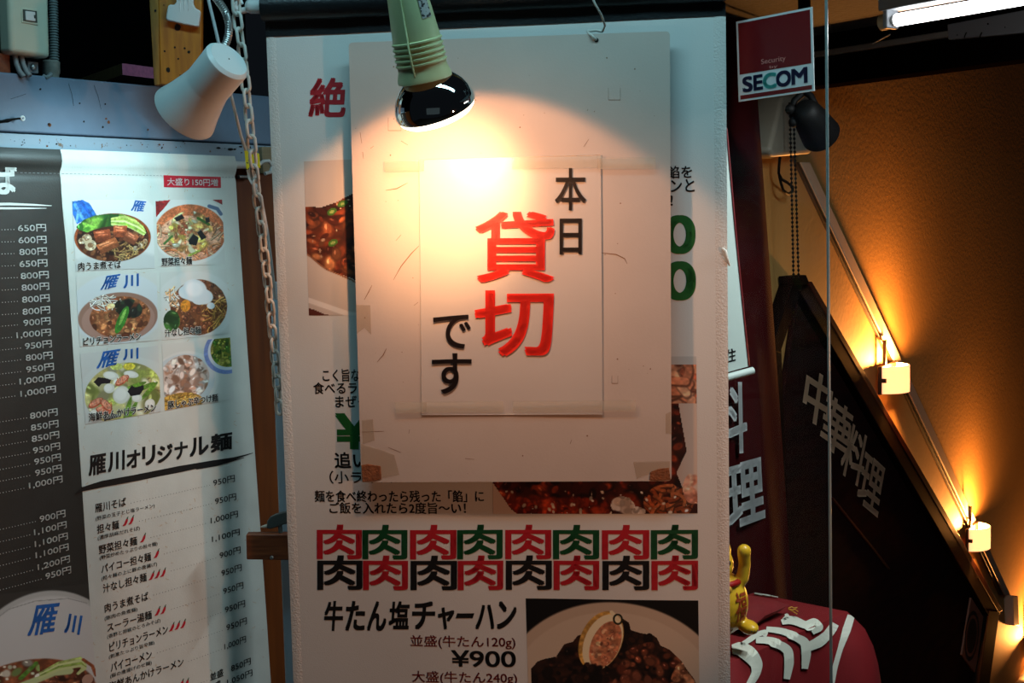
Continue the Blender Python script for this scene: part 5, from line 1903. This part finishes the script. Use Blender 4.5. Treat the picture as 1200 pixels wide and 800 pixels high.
ink.tri('料', (988, 553), (1013, 573), (1000, 492), 0, 0.025)
ink.tri('理', (1008, 586), (1033, 607), (1019, 527), 0, 0.025)
ink.build('sign_lettering', [M['sign_letter']], sb)
emq = [(1138.3, 700), (1155, 726), (1142.5, 788), (1127.5, 767)]
mb = MB().prism(polyP(PS, emq, -.006), PS.n, .006)
plq = mb.build('emblem_plate', M['sign_plate'], sb, bevel=.001)
ue_ = [PS.hit(*p_) for p_ in emq]
mb = MB()
N = 32
for r0, r1, mi in ((.0, .30, 0), (.36, .43, 0)):
    ri = [PS.P(bil(ue_, .5 + r0 * math.cos(t), .5 + r0 * math.sin(t)), -.0055) for t in [i * 2 * PI / N for i in range(N)]]
    ro = [PS.P(bil(ue_, .5 + r1 * math.cos(t), .5 + r1 * math.sin(t)), -.0055) for t in [i * 2 * PI / N for i in range(N)]]
    mb.add(ri + ro, [(i, (i + 1) % N, N + (i + 1) % N, N + i) for i in range(N)], mi)
mb.build('round_emblem', M['ink_black'], plq, recalc=False)

# white meter box on the wall behind the glass
bxm = empty('junction_box', PW.at(925, 180, 0), 'aged white rounded plastic box mounted high on the stair wall', 'box')
mb = MB().prism(polyP(PW, [(917.5, 112), (950, 104), (952, 180), (907, 184), (902.5, 176)], .055), PW.n, .052)
mb.build('cover', M['box_white'], bxm, bevel=.008, bseg=4)
mb = MB().prism(polyP(PW, [(913, 116), (922, 110), (908, 186), (900, 178)], .03), PW.n, .028)
mb.build('side_lip', M['box_white'], bxm, bevel=.004, bseg=3)
mb = MB().tube([PW.at(914, 184, .03), PW.at(913, 194, .03), PW.at(912.5, 203, .028), PW.at(916, 210, .028), PW.at(923, 214, .03), PW.at(929, 219, .03), PW.at(929, 225, .03), PW.at(923, 227, .03), PW.at(918, 223, .03), PW.at(915, 214, .028), PW.at(913, 205, .026)], .0028, 8)
tag(mb.build('loose_cable', M['black_metal'], smooth=60), 'black cable loop dangling below the white junction box', 'cable')
for i, (x0, x1, lb_) in enumerate(((925.5, 930, 'beaded pull cord hanging to the sign board top, left one'), (929.5, 936, 'beaded pull cord hanging to the sign board top, right one'))):
    a_, b_ = PW.at(x0, 120, .075), PW.at(x1, 326, .075)
    n_ = 160
    mb = MB().tube([a_.lerp(b_, j / n_) for j in range(n_ + 1)], [(.0026, .0026, .0009, .0009)[j % 4] for j in range(n_ + 1)], 8)
    tag(mb.build('pull_cord', M['black_metal'], smooth=60), lb_, 'pull cord', 'beaded pull cords')
mb = MB().tube([PW.at(890, 190, .012), PW.at(893, 225, .012), PW.at(893.5, 252, .012), PW.at(890, 254, .014), PW.at(892.5, 262, .014)], .0012, 8)
tag(mb.build('hanging_wire', M['black_metal'], smooth=60), 'thin dark wire hanging down the beige frame beside the red flag', 'wire')
spg, rs = [], []
for i in range(60):
    spg.append(PW.at(893, 260 + i * .95, .014) + PW.r * (.0035 * math.cos(i * 1.5)) + PW.n * (.0035 * math.sin(i * 1.5)))
mb = MB().tube(spg, .0014, 6)
tag(mb.build('coil_spring', M['black_metal'], smooth=60), 'thin dark coil spring hanging below the wire on the yellow wall', 'spring')

# black track spotlight behind the glass edge
YS = 2.16
bs = empty('track_spotlight', at(945, 100, YS), 'black spotlight head on a jointed arm below the ceiling behind the glass edge', 'lamp')
h0 = at(941, 126, YS - .02)
h1 = at(962, 158, YS + .035)
ha = (h1 - h0)
HL = ha.length
ks = mpp(YS)
mb = MB().lathe(h0, ha, [(0, 8 * ks), (.004, 13 * ks), (.015, 17 * ks), (HL * .5, 20 * ks), (HL * .96, 23 * ks), (HL, 23.2 * ks), (HL, 21.5 * ks), (HL * .7, 18 * ks), (HL * .6, 2 * ks)], 36)
mb.build('lamp_head', M['black_metal'], bs, smooth=40)
mb = MB().tube([at(930, 141, YS + .01), at(927, 130, YS + .01), at(931, 118, YS + .01), at(940, 110, YS + .01)], .0055, 10)
mb.build('yoke_arm', M['black_metal'], bs, smooth=50)
mb = MB().tube([at(958, 134, YS - .01), at(955, 122, YS), at(950, 112, YS), at(943, 108, YS + .01)], .0055, 10)
mb.build('yoke_arm', M['black_metal'], bs, smooth=50)
for x, y in ((926, 128), (930, 143)):
    mb = MB().sphere(at(x, y, YS - .005), .0085, seg=14)
    mb.build('wing_knob', M['black_metal'], bs, smooth=80)
st_ = at(943, 108, YS + .01)
mb = MB().tube([st_, Vector((st_.x, st_.y, ZC - .0005))], .010, 14)
mb.build('stem', M['black_metal'], bs, smooth=50)

# red flag with grey characters, and its pole
PF = PW.off(0.047)
flag = empty('standing_flag', PF.at(880, 780, 0), 'dark red cloth flag with grey brush characters behind the glass', 'flag')
fq = [PF.hit(*p_) for p_ in [(800, 20), (881, 20), (938, 800), (838, 800)]]


def df(a_, b_):
    return .004 * math.sin(a_ * 9 + b_ * 2) + .0015 * math.sin(a_ * 17 - b_ * 5)


mb = MB()
mb.grid(lambda a_, b_: PF.P(bil(fq, a_, b_), df(a_, b_)), 30, 60)
mb.build('flag_cloth', M['flag_red'], flag, smooth=80, recalc=False)
ink = Ink(PF, .0068)
ink.tri('料', (832, 533), (872, 530), (830, 446), 0, 0.03)
ink.tri('理', (850, 622), (893, 606), (846, 546), 0, 0.035)
ink.build('flag_lettering', [M['flag_letter']], flag)
ft = PF.P(bil(fq, 0.02, 0))
mb = MB().tube([PF.P(bil(fq, .02, -.02), -.01), Vector((PF.P(bil(fq, .02, 1)).x, PF.P(bil(fq, .02, 1)).y + .01, 0.0))], .009, 12)
mb.build('pole', M['black_metal'], flag, smooth=50)

# small white vinyl sign with end bar
PV = Plane(at(866, 330, 2.02), Vector((1, 0.55, 0)))
vs_ = empty('vinyl_sign', PV.at(866, 436, 0), 'narrow white vinyl sign with bottom bar half hidden by the white banner edge', 'sign')
mb = MB().prism(polyP(PV, [(838, 150), (851, 150), (877.5, 429), (838, 440)]), PV.n, .0015)
mb.build('sign_sheet', M['small_sign'], vs_)
b0, b1 = PV.at(838, 446, 0), PV.at(882, 434, 0)
mb = MB().tube([b0, b1], 4.5 * mpp(2.0), 14)
mb.build('bottom_bar', M['small_sign'], vs_, smooth=50)
hc = PV.at(845, 152, 0)
mb = MB().tube([hc, Vector((hc.x, hc.y, ZC - .0005))], .0012, 8)
mb.build('hanging_cord', M['string'], vs_, smooth=60)
mb = MB().tube([PV.at(851.5, 150, .001), PV.at(862, 270, .001), PV.at(877.8, 428, .001)], .0012, 8)
mb.build('red_piping', M['ink_darkred'], vs_, smooth=50)
ink = Ink(PV, .0006)
ink.tri('住', (850, 426), (862, 423), (850, 410), 0, 0.03)
ink.build('lettering', [M['ink_black']], vs_)
mb = MB().tube([PCF.at(846, 291, .004), PCF.at(849.5, 294, .005), PCF.at(851.5, 302, .004), PCF.at(855, 311, .0)], [.0018, .0026, .0022, .0012], 8)
tag(mb.build('tie_string', M['string'], smooth=60), 'short white tie knotted at the right edge of the white banner', 'string')

# table with red cloth
YT = 2.20
TC = at(993, 717, YT)
zt = TC.z
PT = Plane(TC, (1, 0, 0), up=(0, 1, 0))        # the table top seen from above


def hz(px, py, z):
    d = ray(px, py)
    return CAM + d * ((z - CAM.z) / d.z)


e1 = (hz(880, 694.5, zt) - TC)
e1.normalize()
e2 = (hz(857, 790, zt) - TC)
e2 = (e2 - e1 * e2.dot(e1)).normalized()
W1, W2 = 0.185, 0.372
tab = empty('side_table', (TC + e1 * W1 / 2 + e2 * W2 / 2) - up * zt, 'wooden stand hidden under the red cloth behind the glass', 'table')
ctr = TC + e1 * W1 / 2 + e2 * W2 / 2
mb = MB().box(ctr - up * .014, W1 - .01, W2 - .01, .024, (e1, e2, up))
mb.build('tabletop', M['bracket_wood'], tab, bevel=.002)
for a_ in (-1, 1):
    for b_ in (-1, 1):
        q_ = ctr + e1 * (a_ * (W1 / 2 - .04)) + e2 * (b_ * (W2 / 2 - .04))
        mb = MB().box(Vector((q_.x, q_.y, (zt - .026) / 2)), .04, .04, zt - .026, (e1, e2, up))
        mb.build('leg', M['bracket_wood'], tab, bevel=.002)
cloth = empty('tablecloth', ctr + up * .002, 'red tablecloth with white brush lettering draped over the stand', 'tablecloth')
drop = 0.42


def skirt(t, v):
    """t runs round the four sides, v downwards"""
    t = t % 4.0
    i = int(t)
    f = t - i
    cs = [TC, TC + e2 * W2, TC + e2 * W2 + e1 * W1, TC + e1 * W1]
    a_, b_ = cs[i], cs[(i + 1) % 4]
    p_ = a_.lerp(b_, f)
    outd = [-e1, e2, e1, -e2][i]
    ln = (b_ - a_).length
    dc = min(f, 1 - f) * ln
    back = 1.0 if i == 0 else 0.12
    flare = .004 * min(1, v * 25) + back * (.055 * (1 - math.exp(-v / .12)) * math.exp(-(dc / .06) ** 2) + v * .016 * (0.5 + .5 * math.sin(f * ln * 42 + i)))
    if f < .5:
        prev = [-e1, e2, e1, -e2][i - 1]
    else:
        prev = [-e1, e2, e1, -e2][(i + 1) % 4]
    blend = .5 * math.exp(-(dc / .02) ** 2)
    od = (outd * (1 - blend) + prev * blend)
    if od.length > 0:
        od = od.normalized()
    return p_ + od * flare - up * (v * drop - .001)


mb = MB()
mb.add([c_ + up * .001 for c_ in (TC, TC + e2 * W2, TC + e2 * W2 + e1 * W1, TC + e1 * W1)], [(0, 1, 2, 3)])
mb.grid(lambda a_, b_: skirt(a_ * 4, b_), 192, 14)
mb.build('cloth_sheet', M['table_red'], cloth, smooth=50)
# brush lettering: ribbons that run over the top and down the front (side 1: the e2 end.. side of e1 = -? )
fn = [(-e1), e2, e1, -e2]


from mathutils.bvhtree import BVHTree
_bv = BVHTree.FromPolygons([Vector(v_) for v_ in mb.v], mb.f)


def on_cloth(px, py, h=.0032):
    r_ = ray(px, py).normalized()
    loc, nrm, _i, _d = _bv.ray_cast(CAM, r_)
    if loc is None:
        return None
    if nrm.dot(r_) > 0:
        nrm = -nrm
    return loc + nrm * h


strokes = [([(858, 763), (868, 762), (878, 768), (885, 778), (884, 789), (876, 803)], [9, 14, 15, 12, 8, 6]),
           ([(868, 758), (878, 752), (888, 745), (898, 742), (896, 748)], [4, 5, 5, 5, 3]),
           ([(886, 752), (900, 752), (914, 756), (922, 762), (923, 776), (920, 795)], [6, 7, 8, 9, 9, 6]),
           ([(898, 739), (915, 741), (930, 746), (942, 752), (943, 766), (941, 783)], [5, 6, 7, 9, 9, 6]),
           ([(916, 731), (926, 728), (934, 730), (944, 735), (954, 731), (960, 735), (950, 741)], [5, 8, 8, 7, 9, 7, 4]),
           ([(944, 758), (958, 752), (968, 744), (974, 736), (977, 731)], [8, 10, 9, 9, 8]),
           ([(921, 721), (923, 724), (918, 728)], [3, 4, 3]),
           ([(996, 722), (991, 738), (983, 760), (976, 785), (972, 812)], [7, 8, 5, 5, 5]),
           ([(884, 696), (898, 698), (912, 701)], [3, 3, 1.5])]
for q_, ws in strokes:
    mb = MB()
    n = len(q_)
    pp, wv = [], []
    for i in range(n - 1):
        for j in range(10):
            t = j / 10
            pp.append((q_[i][0] * (1 - t) + q_[i + 1][0] * t, q_[i][1] * (1 - t) + q_[i + 1][1] * t))
            wv.append(ws[i] * (1 - t) + ws[i + 1] * t)
    pp.append(q_[-1])
    wv.append(ws[-1])
    # smooth
    for _ in range(14):
        pp = [pp[0]] + [((pp[i - 1][0] + 2 * pp[i][0] + pp[i + 1][0]) / 4, (pp[i - 1][1] + 2 * pp[i][1] + pp[i + 1][1]) / 4) for i in range(1, len(pp) - 1)] + [pp[-1]]
    vs2 = []
    for i, pt in enumerate(pp):
        a_, b_ = pp[max(i - 1, 0)], pp[min(i + 1, len(pp) - 1)]
        dx, dy = b_[0] - a_[0], b_[1] - a_[1]
        L_ = math.hypot(dx, dy) or 1
        w_ = wv[i] * .62
        for s__ in (-1, 0, 1):
            vs2.append(on_cloth(pt[0] - dy / L_ * w_ * s__, pt[1] + dx / L_ * w_ * s__) or (vs2[-1] if vs2 else on_cloth(pt[0], pt[1] + 2)))
    mb.add(vs2, [(3 * i + k_, 3 * i + k_ + 1, 3 * i + k_ + 4, 3 * i + k_ + 3) for i in range(len(pp) - 1) for k_ in (0, 1)])
    mb.build('brush_stroke', M['cloth_white'], cloth, recalc=False)
# cushion with pointed corner and tassel
tipc = hz(925, 713, zt + .012)
c_u = (hz(857, 753, zt + .012) - tipc).normalized()
c_v = up.cross(c_u)
if c_v.y < 0:
    c_v = -c_v
CS = 0.15
cc = tipc + (c_u + c_v * .9) * (CS / 2)
cush = empty('cushion', Vector((cc.x, cc.y, zt + .002)), 'dark crimson square cushion with pointed corners on the red cloth', 'cushion')
mb = MB()


def cushp(a_, b_, s__):
    x_, y_ = 2 * a_ - 1, 2 * b_ - 1
    pin = 1 - .10 * (1 - x_ * x_) * 0 - .12 * ((1 - abs(x_)) * (abs(y_)) + (1 - abs(y_)) * abs(x_))
    X_, Y_ = x_ * pin, y_ * pin
    th = .016 * (max(0, (1 - x_ ** 4) * (1 - y_ ** 4)) ** .6)
    q_ = Vector((cc.x, cc.y, zt + .018)) + c_u * (X_ * CS / 2) + c_v * (Y_ * CS * .45)
    return q_ + up * (th * s__)


mb.grid(lambda a_, b_: cushp(a_, b_, 1), 24, 24)
mb.grid(lambda a_, b_: cushp(a_, b_, -1), 24, 24)
mb.build('cushion_cover', M['cushion'], cush, smooth=80)
mb = MB()
for q_ in ([(924, 712), (928, 711), (931, 712.5), (934, 712)], [(924, 713), (928, 714.5), (932, 714), (935, 716)], [(924, 713.5), (929, 716), (934, 719)]):
    mb.tube([hz(x, y, zt + .012) for x, y in q_], .0011, 6)
mb.build('tassel', M['gold_thread'], cush, smooth=60)

# beckoning cat figurine
cb_ = hz(847, 741, zt + .034)
cat = empty('cat_figurine', cb_, 'golden beckoning cat figurine on the crimson cushion, partly hidden by the banner', 'figurine')
f_ = Vector((0.30, -1, 0)).normalized()
s_ = Vector((1, .30, 0)).normalized()
S = 0.115 / 0.75
mb = MB()


def cp_(x_, y_, z_):
    return cb_ + s_ * (x_ * S) + f_ * (y_ * S) + up * (z_ * S)


CX = (s_, f_, up)
mb.sphere(cp_(0, 0, .30), .26 * S, .23 * S, .32 * S, 28, 0, CX)
mb.sphere(cp_(-.10, .02, .70), .20 * S, .18 * S, .19 * S, 28, 0, CX)
for sg in (-1, 1):
    mb.sphere(cp_(.20 * sg, .16, .08), .09 * S, .14 * S, .07 * S, 18, 0, CX)
    mb.lathe(cp_(-.10 + .12 * sg, 0, .82), s_ * (.25 * sg) + up, [(0, .075 * S), (.05 * S, .06 * S), (.12 * S, .012 * S)], 14)
mb.tube([cp_(.10, .06, .46), cp_(.17, .10, .56), cp_(.185, .12, .70), cp_(.16, .15, .82)], [.075 * S, .065 * S, .06 * S, .065 * S], 14)
mb.sphere(cp_(.16, .16, .84), .072 * S, .065 * S, .07 * S, 18, 0, CX)
mb.tube([cp_(-.2, .06, .46), cp_(-.24, .2, .36), cp_(-.12, .26, .30)], [.07 * S, .065 * S, .06 * S], 14)
o = mb.build('body', M['gold'], cat, smooth=80)
r_ = o.modifiers.new('remesh', 'REMESH')
r_.mode = 'VOXEL'
r_.voxel_size = .0022
r_.use_smooth_shade = True
sm_ = o.modifiers.new('smooth', 'SMOOTH')
sm_.iterations = 4
mb = MB().tube([cp_(-.05 + .20 * math.cos(t), .02 + .18 * math.sin(t), .53) for t in [i * PI / 12 for i in range(24)]], .032 * S, 10, closed=True)
mb.build('collar', M['cat_red'], cat, smooth=80)
mb = MB().sphere(cp_(-.05, .22, .49), .045 * S, seg=16)
mb.build('bell', M['gold_thread'], cat, smooth=80)
for sg in (-1, 1):
    mb = MB().sphere(cp_(-.10 + .075 * sg, .178, .74), .035 * S, .02 * S, .035 * S, 14, 0, CX)
    mb.build('eye', M['cat_dark'], cat, smooth=80)
    mb = MB().lathe(cp_(-.10 + .125 * sg, .022, .835), s_ * (.25 * sg) + up, [(0, .045 * S), (.05 * S, .035 * S), (.09 * S, .006 * S)], 10)
    mb.build('inner_ear', M['cat_red'], cat, smooth=80)
mb = MB().sphere(cp_(-.10, .202, .69), .022 * S, .015 * S, .015 * S, 12, 0, CX)
mb.build('nose', M['cat_red'], cat, smooth=80)
mb = MB().tube([cp_(-0.16, .19, .625), cp_(-0.13, .195, .615), cp_(-0.10, .2, .64), cp_(-0.07, .195, .615), cp_(-0.04, .19, .625)], .008 * S, 6)
mb.build('mouth', M['cat_red'], cat, smooth=80)
mb = MB()
for sg in (-1, 1):
    for k_ in (-1, 0, 1):
        mb.tube([cp_(.20 * sg, .24, .05 + .0 * k_) + s_ * (k_ * .03 * S), cp_(.20 * sg, .295, .08) + s_ * (k_ * .03 * S)], .006 * S, 6)
mb.build('claw_mark', M['cat_dark'], cat, smooth=80)
v_, fc_ = glyphs('福', .02, 6)
lo, hi = v_.min(0), v_.max(0)
qn_ = (v_ - lo) / (hi - lo)
vs2 = []
for a_, b_ in qn_:
    th = .12 + .62 * a_
    z_ = .30 + (b_ - .5) * .30
    kz = math.sqrt(max(0, 1 - ((z_ - .30) / .32) ** 2))
    vs2.append(cp_(.268 * kz * math.sin(th), .238 * kz * math.cos(th), z_))
mb = MB().add(vs2, fc_)
mb.build('belly_lettering', M['cat_mark'], cat, recalc=False)
